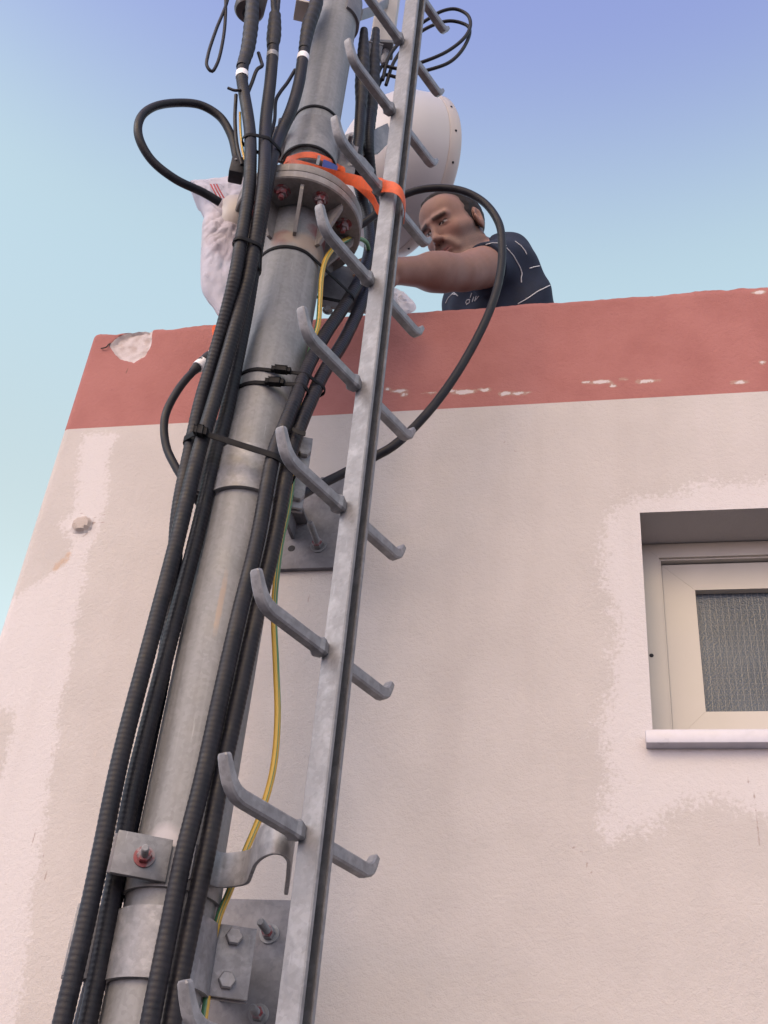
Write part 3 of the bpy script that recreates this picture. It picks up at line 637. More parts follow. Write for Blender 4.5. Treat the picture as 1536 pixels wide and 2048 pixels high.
# ------------------------------------------------------------------ cables
def pathpx(L): return spline([PD(x, y, d) for x, y, d in L], .004)
def feeder(P, r, label, z_ridge=9.9):
    P = spline(P, .0023) if not isinstance(P, np.ndarray) else P
    n = len(P); ph = np.arange(n)*.0023/.0092*2*math.pi
    rr = r*(1+.022*np.sin(ph)+.02*np.interp(np.arange(n), np.arange(0, n+60, 60), RNG.normal(0, .5, len(np.arange(0, n+60, 60)))))
    mb = MB(); mb.tube(P, rr, 16); o = mb.build('feeder_cable', RUBBER, smooth=60, fix=False)
    return tag(o, label, 'cable', 'corrugated feeder cables on the mast'), P
def at(L): return [PD(x, y, d) for x, y, d in L]
CB, PB = feeder(at([(548, 60, 1.77), (545, 113, 1.765), (540, 170, 1.76), (533, 226, 1.755), (530, 266, 1.745), (529, 330, 1.715), (525, 390, 1.71), (512, 470, 1.73), (497, 552, 1.75), (480, 620, 1.77), (452, 721, 1.795), (423, 820, 1.81), (398, 903, 1.815), (351, 1093, 1.83), (306, 1265, 1.835), (252, 1470, 1.84), (229, 1570, 1.84), (207, 1680, 1.84), (184, 1790, 1.84), (158, 1905, 1.84), (134, 2005, 1.84), (112, 2100, 1.84), (60, 2330, 1.84)]), .0144, 'black corrugated feeder cable, outermost on the left at the bottom of the mast')
CC, PC = feeder(at([(614, 75, 1.79), (606, 115, 1.785), (597, 170, 1.78), (580, 226, 1.775), (560, 270, 1.775), (544, 320, 1.752), (531, 390, 1.75), (518, 470, 1.775), (505, 552, 1.80), (494, 620, 1.825), (474, 721, 1.84), (454, 820, 1.85), (433, 903, 1.855), (389, 1090, 1.86), (344, 1265, 1.865), (289, 1480, 1.868), (267, 1570, 1.87), (246, 1680, 1.872), (224, 1790, 1.872), (205, 1895, 1.872), (184, 2005, 1.87), (164, 2100, 1.87), (118, 2330, 1.87)]), .0144, 'black corrugated feeder cable between the outermost left one and the bare pipe')
CA, PA = feeder(at([(499, 70, 1.75), (484, 153, 1.745), (488, 185, 1.745), (495, 226, 1.74), (500, 266, 1.735), (501, 320, 1.72), (498, 380, 1.72), (484, 470, 1.73), (470, 552, 1.745), (454, 620, 1.775), (426, 721, 1.815), (402, 800, 1.835), (380, 903, 1.85), (356, 1030, 1.86), (345, 1200, 1.885), (325, 1350, 1.90), (300, 1470, 1.90), (268, 1620, 1.90), (238, 1760, 1.90), (205, 1890, 1.895), (165, 2050, 1.895), (90, 2330, 1.895)]), .0138, 'black feeder cable leftmost at the flange, slipping behind the others lower down')
DL = [(722, 190, 1.93), (718, 270, 1.93), (712, 340, 1.94), (725, 400, 2.03), (737, 450, 2.04), (739, 495, 2.02), (726, 545, 1.98), (690, 610, 1.93), (650, 670, 1.88), (615, 735, 1.83), (590, 800, 1.80), (570, 850, 1.787), (549, 903, 1.785), (513, 1088, 1.785), (478, 1230, 1.785), (440, 1400, 1.785), (405, 1560, 1.785), (367, 1712, 1.785), (335, 1870, 1.785), (308, 2005, 1.785), (290, 2100, 1.785), (245, 2330, 1.785)]
CD, PDc = feeder(at(DL), .0142, 'one of two black feeder cables crossing the front of the pipe, left of that pair')
EL = [(742, 200, 1.98), (738, 300, 1.98), (748, 400, 2.07), (752, 450, 2.08), (751, 500, 2.07), (740, 560, 2.03), (715, 625, 1.97), (683, 690, 1.91), (648, 745, 1.86), (622, 800, 1.825), (601, 850, 1.805), (582, 903, 1.80), (547, 1088, 1.80), (513, 1230, 1.80), (476, 1400, 1.80), (441, 1560, 1.80), (412, 1712, 1.80), (378, 1870, 1.80), (351, 2005, 1.80), (335, 2100, 1.80), (290, 2330, 1.80)]
CE, PE = feeder(at(EL), .0142, 'one of two black feeder cables crossing the front of the pipe, right of that pair')

# rubber boots and thin jumpers above the three left feeders
def boot(parent, P, rr, name='boot', m=RUBBER_DULL):
    S = spline(P, .004); n = len(S); r = np.interp(np.linspace(0, 1, n), np.linspace(0, 1, len(rr)), rr); r = r*(1+.03*np.sin(np.arange(n)*.9))
    mb = MB(); mb.tube(S, r, 16); return mb.build(name, m, parent, smooth=60)
def sleeve(parent, Pth, px, py, L, r, m=WHITE_TAPE, name='marker_label'):
    c = np.array([PIX(q) for q in Pth[::4]]); i = int(np.argmin(np.hypot(c[:, 0]-px, c[:, 1]-py)))*4
    k = max(2, int(L/.0023/2)); S = Pth[max(0, i-k):i+k+1]; mb = MB(); mb.tube(S, r, 18); return mb.build(name, m, parent, smooth=60)
boot(CA, at([(484, 135, 1.745), (495, 100, 1.748), (500, 70, 1.75), (503, 40, 1.75), (506, -30, 1.75), (507, -120, 1.75)]), [.0142, .0175, .0185, .0165, .0125, .0105, .0105])
boot(CB, at([(545, 95, 1.765), (548, 68, 1.77), (550, 30, 1.77)]), [.0142, .0185, .0175, .015])
boot(CB, at([(549, 30, 1.77), (546, 0, 1.765), (543, -60, 1.765)]), [.008, .006, .006], 'jumper_tail')
boot(CB, at([(552, 30, 1.775), (556, 0, 1.775), (560, -60, 1.775)]), [.008, .006, .006], 'jumper_tail')
boot(CC, at([(608, 100, 1.785), (612, 78, 1.79), (618, 50, 1.79), (630, 15, 1.79), (640, -30, 1.79), (650, -120, 1.79)]), [.0142, .0185, .0185, .014, .0125, .0125])
sleeve(CA, PA, 484, 153, .022, .0152); sleeve(CB, PB, 545, 113, .020, .0152, STEEL_RAIL, 'steel_band'); sleeve(CC, PC, 605, 115, .026, .0152)
boot(CD, at([(722, 215, 1.93), (723, 185, 1.93), (724, 160, 1.93), (726, 120, 1.93), (728, 60, 1.93)]), [.0142, .019, .0195, .016, .011])
boot(CE, at([(740, 255, 1.98), (743, 205, 1.98), (745, 170, 1.98), (748, 120, 1.98), (752, 60, 1.98)]), [.0142, .019, .0195, .016, .011])

def cable(name, L, r, label, cat='cable', m=RUBBER, group=None, seg=14, step=.006):
    P = spline(at(L), step); mb = MB(); mb.tube(P, r, seg); o = mb.build(name, m, smooth=60, fix=False); return tag(o, label, cat, group), P
JG = 'black jumper cables looping in the air'
cable('jumper_cable', [(440, 405, 1.83), (408, 386, 1.82), (350, 358, 1.80), (303, 320, 1.79), (278, 275, 1.78), (280, 238, 1.78), (305, 215, 1.785), (350, 206, 1.79), (400, 210, 1.79), (438, 232, 1.79), (462, 270, 1.79), (472, 310, 1.79), (478, 350, 1.79)], .0098, 'thick black cable looping out left from the white bag above the flange', group=JG)
o, P_ = cable('jumper_cable', [(470, 690, 1.98), (430, 707, 1.97), (398, 732, 1.96), (356, 780, 1.95), (330, 835, 1.95), (332, 890, 1.95), (352, 935, 1.94), (385, 985, 1.93), (420, 1040, 1.95)], .0085, 'black cable bowing out left of the mast across the edge of the red band', group=JG)
boot(o, at([(438, 702, 1.97), (418, 714, 1.966), (398, 731, 1.96), (385, 744, 1.958)]), [.0105, .0125, .0125, .009])
sleeve(o, P_, 404, 727, .012, .0132); sleeve(o, P_, 428, 709, .012, .0128)
cable('jumper_cable', [(690, 470, 1.97), (740, 437, 1.96), (785, 402, 1.95), (830, 382, 1.94), (875, 376, 1.93), (925, 382, 1.92), (968, 405, 1.92), (997, 445, 1.92), (1004, 490, 1.92), (1000, 550, 1.92), (978, 625, 1.92), (930, 720, 1.92), (880, 795, 1.92), (828, 855, 1.925), (785, 893, 1.93), (750, 913, 1.935), (690, 945, 1.94), (630, 975, 1.93), (585, 1000, 1.90)], .0098, 'long black cable loop right of the ladder passing in front of the crouching man', group=JG)
cable('jumper_cable', [(462, -60, 1.80), (455, 0, 1.80), (432, 60, 1.80), (416, 110, 1.80), (414, 132, 1.80), (423, 143, 1.80), (434, 128, 1.80), (446, 80, 1.80), (451, 30, 1.80), (450, -60, 1.80)], .0042, 'thin black wire hanging in a narrow loop at the top left of the mast', group=JG)
TL = [(745, 175, 2.0), (757, 145, 2.0), (766, 132, 2.0), (797, 137, 1.98), (842, 125, 1.96), (894, 103, 1.95), (930, 74, 1.94), (941, 47, 1.94), (933, 28, 1.94), (910, 18, 1.94), (885, 22, 1.94), (858, 37, 1.95), (825, 60, 1.97), (780, 110, 1.99), (765, 160, 2.0)]
cable('jumper_cable', TL, .0052, 'thin black cable making the larger loop in the sky right of the ladder top', group=JG)
cable('jumper_cable', [(x-(3 if x > 900 else -4), y+(22 if y < 120 and x < 935 else 18), d+.012) for x, y, d in TL[:7]]+[(938, 55, 1.952), (920, 45, 1.952), (897, 42, 1.952), (867, 50, 1.96), (830, 72, 1.98), (790, 120, 2.0), (772, 170, 2.01)], .0052, 'thin black cable making the smaller inner loop in the sky right of the ladder top', group=JG)
GG = 'thin grounding leads among the top cables'
cable('grounding_lead', [(456, 176, 1.745), (470, 181, 1.74), (482, 180, 1.735)], .0035, 'short thin black stub poking left from the leftmost top cable', 'wire', group=GG)
cable('grounding_lead', [(472, 190, 1.77), (470, 240, 1.775), (474, 290, 1.775), (484, 330, 1.77)], .0045, 'thin dark lead hanging just left of the leftmost top cable', 'wire', group=GG)
cable('grounding_lead', [(517, 106, 1.76), (522, 122, 1.755), (524, 132, 1.75), (515, 138, 1.75), (504, 165, 1.755), (496, 185, 1.76)], .0045, 'thin black lead bent between the left and middle top cables', 'wire', group=GG)
cable('grounding_lead', [(590, 140, 1.79), (575, 165, 1.79), (560, 185, 1.785), (552, 200, 1.785), (549, 240, 1.785), (540, 275, 1.775)], .0045, 'thin black lead bent between the middle and right top cables', 'wire', group=GG)
cable('grounding_lead', [(480, 225, 1.775), (481, 260, 1.775), (485, 300, 1.77), (490, 320, 1.76)], .003, 'thin yellow lead hanging beside the leftmost top cable', 'wire', EARTH, GG)
def earth(L, label):
    P = spline(at(L), .006); mb = MB(); mb.tube(P, .0058, 14, .8); o = mb.build('earth_wire', EARTH, smooth=60, fix=False); return tag(o, label, 'wire', 'yellow and green earth wires')
earth([(737, 500, 2.0), (733, 486, 1.97), (718, 477, 1.93), (695, 479, 1.89), (670, 494, 1.87), (651, 520, 1.86), (643, 555, 1.86), (640, 600, 1.865), (636, 650, 1.87), (624, 690, 1.87), (605, 760, 1.87), (594, 840, 1.87), (588, 920, 1.87), (578, 1010, 1.86), (564, 1075, 1.86), (554, 1145, 1.87), (548, 1220, 1.88), (552, 1330, 1.88), (555, 1440, 1.88), (546, 1540, 1.88), (521, 1630, 1.88), (490, 1705, 1.88), (458, 1785, 1.88), (436, 1840, 1.875), (420, 1920, 1.89), (413, 2000, 1.89), (405, 2060, 1.89), (390, 2300, 1.89)], 'yellow and green earth wire hanging beside the mast down to the lower bracket')

# ------------------------------------------------------------------ cable ties
def at_height(P, z):
    i = int(np.argmin(np.abs(P[:, 2]-z))); return P[i, :2]
def hull(pts):
    pts = sorted(map(tuple, pts)); 
    def half(ps):
        h = []
        for p in ps:
            while len(h) > 1 and (h[-1][0]-h[-2][0])*(p[1]-h[-2][1])-(h[-1][1]-h[-2][1])*(p[0]-h[-2][0]) <= 0: h.pop()
            h.append(p)
        return h
    a = half(pts); b_ = half(pts[::-1]); return np.array(a[:-1]+b_[:-1])
def resample_closed(P, n):
    Q = np.vstack([P, P[:1]]); L = np.concatenate([[0], np.cumsum(np.linalg.norm(np.diff(Q, axis=0), axis=1))]); s = np.linspace(0, L[-1], n, endpoint=False)
    return np.stack([np.interp(s, L, Q[:, k]) for k in range(2)], 1)
def loop_around(circles, zf, off=.0016, n=120):
    pts = []
    for (c, r) in circles:
        for k in range(40): a = k*math.pi/20; pts.append((c[0]+(r+off)*math.cos(a), c[1]+(r+off)*math.sin(a)))
    H = resample_closed(hull(pts), n); return np.column_stack([H, [zf(p) for p in H]])
TG = 'black cable ties round the mast and cables'
def tie(label, circles, zf, w=.009, t=.0022, head=None, tail=None, n=120):
    P = loop_around(circles, zf, n=n); mb = MB(); mb.ribbon(P, UP, w, t, True); o = mb.build('cable_tie', TIE_BLACK, smooth=50); tag(o, label, 'cable tie', TG)
    if head:
        q = PD(head[0], head[1], head[2]); i = int(np.argmin(np.linalg.norm(P-q, axis=1))); q = P[i]; tt = P[(i+1) % n]-P[i-1]; tt /= np.linalg.norm(tt); nn = np.cross(tt, UP); nn /= np.linalg.norm(nn)
        if nn@(q-np.array([MX, MY, q[2]])) < 0: nn = -nn
        mb = MB(); mb.box(q+nn*.005, (tt, nn, UP), (head[3], .0055, w*.75), .0015)
        for s in (-1, 1): mb.box(q+nn*.004+tt*s*(head[3]+.004), (tt, nn, UP), (.004, .004, w*.6), .001)
        mb.build('tie_head', TIE_BLACK, o)
    if tail:
        mb = MB(); S = spline(at(tail), .004); mb.ribbon(S, UP, w*.8, .0018); mb.build('tie_tail', TIE_BLACK, o)
    return o
def cz(*Ps): return lambda z: [(at_height(P, z), .0146) for P in Ps]
mast_c = ((MX, MY), MR); up_c = ((MX, MY), UR)
z = PD(520, 272, 1.72)[2]; tie('black tie bunching the three top feeder cables above the flange', cz(PA, PB, PC)(z), lambda p: z+.25*(p[0]+.72), .011)
z2 = PD(500, 494, 1.735)[2]; tie('black tie holding the left feeder cables together below the flange', cz(PA, PB, PC)(z2), lambda p: z2, .010)
z3 = PD(580, 494, 1.826)[2]; tie('black band tight round the pipe just below the flange gussets', [mast_c, (at_height(PDc, z3-.03), .0146)], lambda p: z3-.18*max(0, p[0]-MX-.05), .009)
z4 = PD(560, 744, 1.826)[2]; tie('upper one of two close black bands with buckles round the pipe', [mast_c, (at_height(PDc, z4), .0146), (at_height(PE, z4), .0146)], lambda p: z4-.12*max(0, p[0]-MX), .009, .0025, (563, 746, 1.826, .012))
z5 = PD(550, 770, 1.826)[2]; tie('lower one of two close black bands with buckles round the pipe', [mast_c, (at_height(PDc, z5), .0146)], lambda p: z5-.15*max(0, p[0]-MX), .010, .0028, (556, 776, 1.826, .012))
z6 = PD(430, 826, 1.75)[2]; tie('long black strap tie across all five feeder cables and the pipe', [mast_c]+cz(PA, PB, PC, PDc, PE)(z6-.02), lambda p: z6-.30*max(0, p[0]+.80), .014, .0025, (408, 826, 1.76, .006), [(585, 858, 1.78), (597, 864, 1.775), (611, 868, 1.77)])
z7 = PD(640, 214, 1.84)[2]; tie('thin black band round the upper pipe above the dish clamp', [up_c], lambda p: z7, .009, .0025)
z8 = PD(640, 302, 1.84)[2]; tie('dark band round the upper pipe at the foot of the dish clamp', [((MX, MY), UR+.009)], lambda p: z8, .008, .0025)
z9 = PD(365, 1275, 1.765)[2]

# ------------------------------------------------------------------ the white drum dish and its mount
V0 = ray((850, 352)); V0 = V0/np.linalg.norm(V0); RX = RC[:, 0]; DN = RC[:, 1]
AX = .50*V0+.866*(RX*.93+DN*.36); AX /= np.linalg.norm(AX)
DC = PD(811, 352, 2.58); DS = .93
dish = thing('dish_antenna', 'white drum shaped microwave dish behind the ladder, its rim facing right', 'antenna', DC-AX*.2)
prof = [(-.30, .03), (-.298, .07), (-.285, .12), (-.255, .185), (-.21, .235), (-.15, .272), (-.09, .29), (-.03, .2985), (-.012, .30)]
mb = MB(); prof = [(h*.8*DS, r*DS) for h, r in prof]; mb.lathe(DC, AX, prof+[(-.010, .25)], 96); mb.build('reflector', DISH_WHITE, dish, smooth=40)
mb = MB(); mb.lathe(DC, AX, [(h, r*DS) for h, r in ((-.0105, .28), (-.011, .302), (-.008, .304), (.027, .305), (.034, .30), (.038, .28), (.045, .15), (.047, .03))], 96); rim = mb.build('radome_rim', mat('ivory_radome', (.45, .395, .37), .45, 0, .04, 8), dish, smooth=40)
e1 = np.cross(AX, UP); e1 /= np.linalg.norm(e1); e2 = np.cross(e1, AX)
for k in range(16):
    a = 2*math.pi*(k+.5)/16; dvec = math.cos(a)*e1+math.sin(a)*e2; mb = MB(); mb.cyl(DC+AX*.009+dvec*.303*DS, DC+AX*.009+dvec*.3075*DS, .0042, 10); mb.build('rim_screw', RUBBER, rim)
dm = thing('dish_mount', 'grey pipe clamp on the upper pipe with a bent arm holding the white dish', 'bracket', (MX, MY, PD(640, 300, 1.84)[2]))
mz0, mz1 = PD(640, 300, 1.84)[2]+.002, PD(640, 236, 1.84)[2]
mb = MB(); mb.arc((MX, MY), UR+.0005, UR+.009, AV-rad(85), AV+rad(85), mz0, mz1, 48); mb.build('front_clamp', STEEL, dm)
mb = MB(); mb.arc((MX, MY), UR+.0005, UR+.009, AV+rad(95), AV+rad(265), mz0, mz1, 48)
for s in (-1, 1): mb.box(pt(s*(UR+.03), .004, (mz0+mz1)/2), (LAT, VDIR, UP), (.026, .004, (mz1-mz0)/2), .001)
mb.build('back_clamp', STEEL_DULL, dm)
for s in (-1, 1):
    mb = MB(); q = pt(s*(UR+.03), .04, (mz0+mz1)/2+.02); mb.cyl(q, q-VDIR*.10, .006, 12); hexbolt(mb, q-VDIR*.062, -VDIR, .011, .01, 0); mb.build('clamp_bolt', STEEL_DULL, dm, smooth=25)
a0 = pt(UR+.02, .01, (mz0+mz1)/2); a3 = DC-AX*.24
S = spline([a0, pt(UR+.055, .0, (mz0+mz1)/2+.005), pt(UR+.10, .05, (mz0+mz1)/2+.03), a3*.5+pt(UR+.1, .06, (mz0+mz1)/2+.03)*.5, a3], .01)
mb = MB(); mb.ribbon(S, UP, np.interp(np.linspace(0, 1, len(S)), [0, .3, .6, 1], [.05, .055, .09, .08]), .007); mb.build('arm', STEEL, dm)
mb = MB(); mb.prism([PD(x, y, 1.915+.0012*(x-672)) for x, y in ((672, 320), (700, 304), (722, 284), (742, 262), (775, 246), (781, 262), (776, 284), (757, 304), (722, 312), (700, 326))], VDIR*.007); mb.build('flag_plate', STEEL, dm)
mb = MB(); mb.lathe(DC-AX*.245, AX, [(0, .06), (.012, .07), (.014, .05)], 32); mb.build('hub_plate', STEEL, dm)

# panel antenna, brackets and gear seen at the very top of the mast
pa = PD(783, 20, 2.12); pan = thing('panel_antenna', 'tall beige panel antenna behind the ladder at the top of the mast', 'antenna', pa)
ax_p = np.array([.97, .2, 0]); ax_q = np.array([-.2, .97, 0])
pb = PD(770, 92, 2.12)[2]
mb = MB(); mb.box((PD(768, 60, 2.13)[0], PD(768, 60, 2.13)[1], pb+.45), (ax_p, ax_q, UP), (.036, .03, .45), .008); mb.build('body', BEIGE, pan)
mb = MB(); mb.box((PD(768, 60, 2.13)[0], PD(768, 60, 2.13)[1], pb-.006), (ax_p, ax_q, UP), (.037, .031, .008), .004); mb.build('end_cap', mat('dark_grey_plastic', (.1, .1, .11), .5), pan)
for s in (-.015, .015):
    p = np.array([PD(768, 60, 2.13)[0], PD(768, 60, 2.13)[1], pb-.014])+ax_p*s; mb = MB(); mb.lathe(p, (0, 0, -1), [(0, .011), (.012, .011), (.014, .009), (.03, .009), (.032, .0125), (.06, .0125), (.07, .008)], 16); mb.build('connector', STEEL_DULL, pan)
rb = PD(742, 112, 1.99); ru = thing('junction_box', 'small dark box with cable entries right of the upper pipe', 'box', rb)
mb = MB(); mb.box(rb, (LAT, VDIR, UP), (.028, .02, .035), .004); mb.build('housing', mat('dark_grey_box', (.06, .06, .065), .5), ru)
mb = MB()
for s in (-.014, .012): mb.cyl(rb+LAT*s-UP*.035, rb+LAT*s-UP*.065, .009, 14)
mb.build('cable_gland', RUBBER_DULL, ru)
mb = MB(); mb.box(rb+UP*.037, (LAT, VDIR, UP), (.029, .021, .003), .001); mb.build('lid', STEEL_DULL, ru)
tb = PD(615, 10, 1.82); br = thing('antenna_bracket', 'grey steel channel bracket cut off by the top edge beside the upper pipe', 'bracket', tb)
zt_ = PD(615, 26, 1.82)[2]
mb = MB(); c0 = np.array([tb[0], tb[1], zt_]); mb.box(c0+UP*.004, (LAT, VDIR, UP), (.03, .03, .004), .001); mb.box(c0+UP*.06-LAT*.028, (LAT, VDIR, UP), (.003, .03, .052), .001); mb.build('channel', BEIGE, br)
mb = MB(); mb.box(c0+UP*.06+LAT*.022, (LAT, VDIR, UP), (.008, .02, .052), .001); mb.build('web', STEEL_DULL, br)
ub = thing('radio_unit', 'dark round capped radio unit behind the leftmost cable at the top edge', 'antenna', PD(497, -20, 1.84))
zt_ = PD(497, 26, 1.84); mb = MB(); mb.lathe(zt_, (0, 0, 1), [(0, .02), (.004, .034), (.014, .04), (.2, .04), (.21, .03)], 32); mb.build('body', mat('dark_brown_plastic', (.05, .04, .045), .5), ub)
mb = MB(); mb.lathe(zt_, (0, 0, -1), [(-.002, .016), (.006, .016), (.008, .012)], 20); mb.build('bottom_cap', RUBBER, ub)
mp_ = thing('pipe_clamp', 'grey clamp arm right of the upper pipe near the top edge', 'bracket', PD(722, 20, 1.88))
mb = MB(); mb.arc((MX, MY), UR+.0005, UR+.008, AV+rad(20), AV+rad(200), PD(722, 48, 1.88)[2], PD(722, 5, 1.88)[2], 40); mb.build('clamp_band', STEEL_DULL, mp_)
q0 = PD(722, 30, 1.89); q1 = PD(775, 5, 2.1); S = spline([q0, (q0+q1)/2-UP*.01, q1], .01); mb = MB(); mb.ribbon(S, UP, .06, .008); mb.build('arm', STEEL, mp_)

# lower panel bracket that sits on the wall behind the flange
pq = thing('cable_bracket', 'dull grey plate bracket behind the right side of the flange above the parapet', 'bracket', PD(685, 590, 2.0))
mb = MB(); mb.box(PD(678, 575, 2.02), (LAT, VDIR, UP), (.045, .004, .075), .002); mb.build('plate', STEEL_DULL, pq)
mb = MB(); mb.box(PD(718, 590, 2.04), (LAT, VDIR, UP), (.03, .006, .055), .002); mb.build('side_plate', GREY_PAINT, pq)
mb = MB(); hexbolt(mb, PD(655, 622, 2.012), -VDIR, .008, .008); mb.build('bolt', STEEL, pq, smooth=25)

# small black junction on the flange edge
jb = PD(474, 340, 1.79); tj = thing('cable_terminal', 'small black box at the flange edge where the looping cable ends', 'box', jb)
mb = MB(); mb.box(jb, (LAT, VDIR, UP), (.016, .018, .028), .003); mb.build('housing', RUBBER_DULL, tj)
mb = MB(); mb.cyl(jb-VDIR*.018+LAT*-.006+UP*.012, jb-VDIR*.021+LAT*-.006+UP*.012, .003, 10); mb.build('screw', STEEL_RAIL, tj)

# ------------------------------------------------------------------ orange ratchet strap
def strap_path():
    rc = MR-.004
    P = []
    for (x, y, d) in ((566, 332, 1.90), (576, 326, 1.86), (605, 333, 1.80), (640, 344, 1.785), (675, 353, 1.79), (705, 360, 1.78), (735, 368, 1.72), (757, 371, 1.64), (775, 373, 1.600), (790, 376, 1.590)): P.append(PD(x, y, d))
    return P
os_ = thing('ratchet_strap', 'orange ratchet strap lashing the ladder rail to the mast above the flange', 'strap', PD(600, 330, 1.84))
tw = np.array([0, 0, 1.])*.55-VDIR*.83; tw /= np.linalg.norm(tw)
S = spline(strap_path()+[PD(801, 385, 1.592), PD(807, 398, 1.602), PD(810, 415, 1.625), PD(808, 442, 1.67)], .006)
u = np.linspace(0, 1, len(S)); wv = np.array([UP*(1-k)+tw*k for k in np.interp(u, [0, .25, .6, .72, .8, 1], [0.1, .85, 1, .9, .3, 0])]); wv /= np.linalg.norm(wv, axis=1)[:, None]
mb = MB(); mb.ribbon(S, wv, np.interp(u, [0, .1, .3, .6, .75, 1], [.02, .022, .026, .026, .034, .02]), .0018); mb.build('webbing', ORANGE, os_, smooth=50)
S = spline([PD(797, 405, 1.70), PD(770, 425, 1.74), PD(757, 420, 1.76), PD(745, 398, 1.78), PD(722, 375, 1.80), PD(695, 355, 1.83)], .006)
mb = MB(); mb.ribbon(S, UP*.7-VDIR*.7, .02, .0018); mb.build('webbing', ORANGE, os_, smooth=50)
def front(x, y, off=0.0):                       # the point seen at (x, y) on the near side of the upper pipe
    r = ray((x, y)); o = np.array([-MX, -MY]); dd = r[:2]; R_ = UR+.012+off
    a = dd@dd; b_ = 2*o@dd; c_ = o@o-R_*R_; q = b_*b_-4*a*c_
    return r*((-b_-math.sqrt(max(q, 0)))/(2*a))+CAM
S = spline([pt(-.04, .06, PD(575, 322, 1.88)[2]), PD(571, 324, 1.88), front(585, 316), front(605, 310), front(630, 311), front(655, 321), front(676, 334), PD(690, 345, 1.88), pt(.05, .06, PD(690, 350, 1.9)[2])], .005)
mb = MB(); mb.ribbon(S, UP, .022, .0018); mb.build('webbing', ORANGE, os_, smooth=50)
S = spline([front(646, 327, .005), front(660, 333, .005), front(673, 340, .005)], .004); mb = MB(); mb.ribbon(S, UP, .030, .004); mb.build('blue_label', BLUE, os_, smooth=50)
S = spline([front(634, 320, .006), front(639, 322, .006)], .003); mb = MB(); mb.ribbon(S, UP, .036, .005); mb.build('buckle', STEEL_RAIL, os_, smooth=50)
S = spline([PD(446, 655, 1.97), PD(438, 652, 1.96), PD(434, 660, 1.95), PD(437, 685, 1.945), PD(440, 705, 1.95)], .005); mb = MB(); mb.ribbon(S, LAT, .022, .0018); o = mb.build('strap_end', ORANGE, smooth=50)
tag(o, 'short loose orange strap end showing behind the left cables at the parapet edge', 'strap')

# ------------------------------------------------------------------ bubble wrap and what it wraps
def plastic(name, col, a, bscale, tr=.35):
    m_ = mat(name, col, .35, 0, .06, 30, .6, bscale)
    b = m_.node_tree.nodes['Principled BSDF']; b.inputs['Transmission Weight'].default_value = tr; b.inputs['IOR'].default_value = 1.12
    b.inputs['Alpha'].default_value = a; return m_
FOIL = plastic('bubble_wrap_film', (.60, .555, .62), .74, 140, .15)
def bag(name, outline, d, thick, label, cat, m_, bumps=14, seed=1, nring=30):
    """a puffed, wrinkled closed bag: the outline inflated to both sides"""
    pts = [PD(x, y, d) for x, y in outline]; S = spline(pts+[pts[0]], .0035)[:-1]; n = len(S); c = S.mean(0)
    V = []; Fc = []
    for side in (1, -1):
        for i in range(nring):
            t = 1-i/nring; h = thick*math.sqrt(max(0, 1-t**2))*side
            for k in range(n):
                p = c+(S[k]-c)*t; q = p*bumps
                wv = mnoise.noise(Vector(q)+Vector((seed*5.1, 0, side)))+.6*mnoise.noise(Vector(q*2.7)+Vector((seed, side*3, 0)))
                rg = (1-2.2*abs(mnoise.noise(Vector(q*1.9)+Vector((7, seed, side)))))*.5+(1-2.2*abs(mnoise.noise(Vector(q*4.1)+Vector((3, seed, side)))))*.3; V.append(p+VDIR*h*(1+.25*wv)+(VDIR*(.008*wv-.012*rg*side)+UP*.005*wv)*(1-t**8))
        V.append(c+VDIR*thick*side)
    per = nring*n+1
    for s in (0, 1):
        o_ = s*per
        for i in range(nring-1):
            for k in range(n): Fc.append((o_+i*n+k, o_+i*n+(k+1) % n, o_+(i+1)*n+(k+1) % n, o_+(i+1)*n+k))
        for k in range(n): Fc.append((o_+(nring-1)*n+k, o_+(nring-1)*n+(k+1) % n, o_+per-1))
    for k in range(n): Fc.append((k, (k+1) % n, per+(k+1) % n, per+k))
    mb = MB(); mb.raw(V, Fc); o = mb.build(name, m_, smooth=60); return tag(o, label, cat)
bw = bag('bubble_wrap', [(378, 366), (400, 362), (440, 358), (500, 352), (520, 400), (515, 480), (500, 560), (478, 640), (446, 637), (428, 615), (405, 582), (401, 545), (403, 480), (405, 445), (408, 436), (400, 405), (385, 382)], 1.95, .05, 'crumpled translucent white bubble wrap bag hanging left of the flange', 'wrapping', FOIL, 13, 2)
mb = MB()
for k in range(3):
    S = spline([PD(421+k*6, 368, 1.885), PD(427+k*6, 380, 1.882), PD(436+k*6, 396, 1.885)], .004); mb.ribbon(S, LAT*.9+UP*.1, .0045, .0008)
mb.build('red_print', mat('red_print', (.4, .05, .06), .5), bw, smooth=0)
dr = thing('feed_drum', 'round beige antenna drum wrapped in the white bubble wrap', 'antenna', PD(480, 470, 1.97))
mb = MB(); q = PD(476, 460, 1.965); axd = -LAT*.8-VDIR*.45-UP*.1; axd /= np.linalg.norm(axd); mb.lathe(q, axd, [(-.01, .05), (0, .074), (.02, .076), (.04, .072), (.055, .062), (.065, .045), (.07, .02)], 48); mb.build('drum', BEIGE, dr)
mb = MB(); mb.lathe(q, axd, [(-.006, .07), (-.005, .0785), (.002, .079), (.003, .075)], 48); mb.build('rim', mat('brown_gasket', (.09, .06, .05), .6), dr)
ps = bag('plastic_sheet', [(760, 575), (790, 576), (812, 590), (828, 604), (832, 618), (820, 626), (790, 628), (760, 625)], 2.06, .02, 'scrap of translucent plastic sheet on the parapet right of the ladder rail', 'wrapping', FOIL, 25, 5, 8)

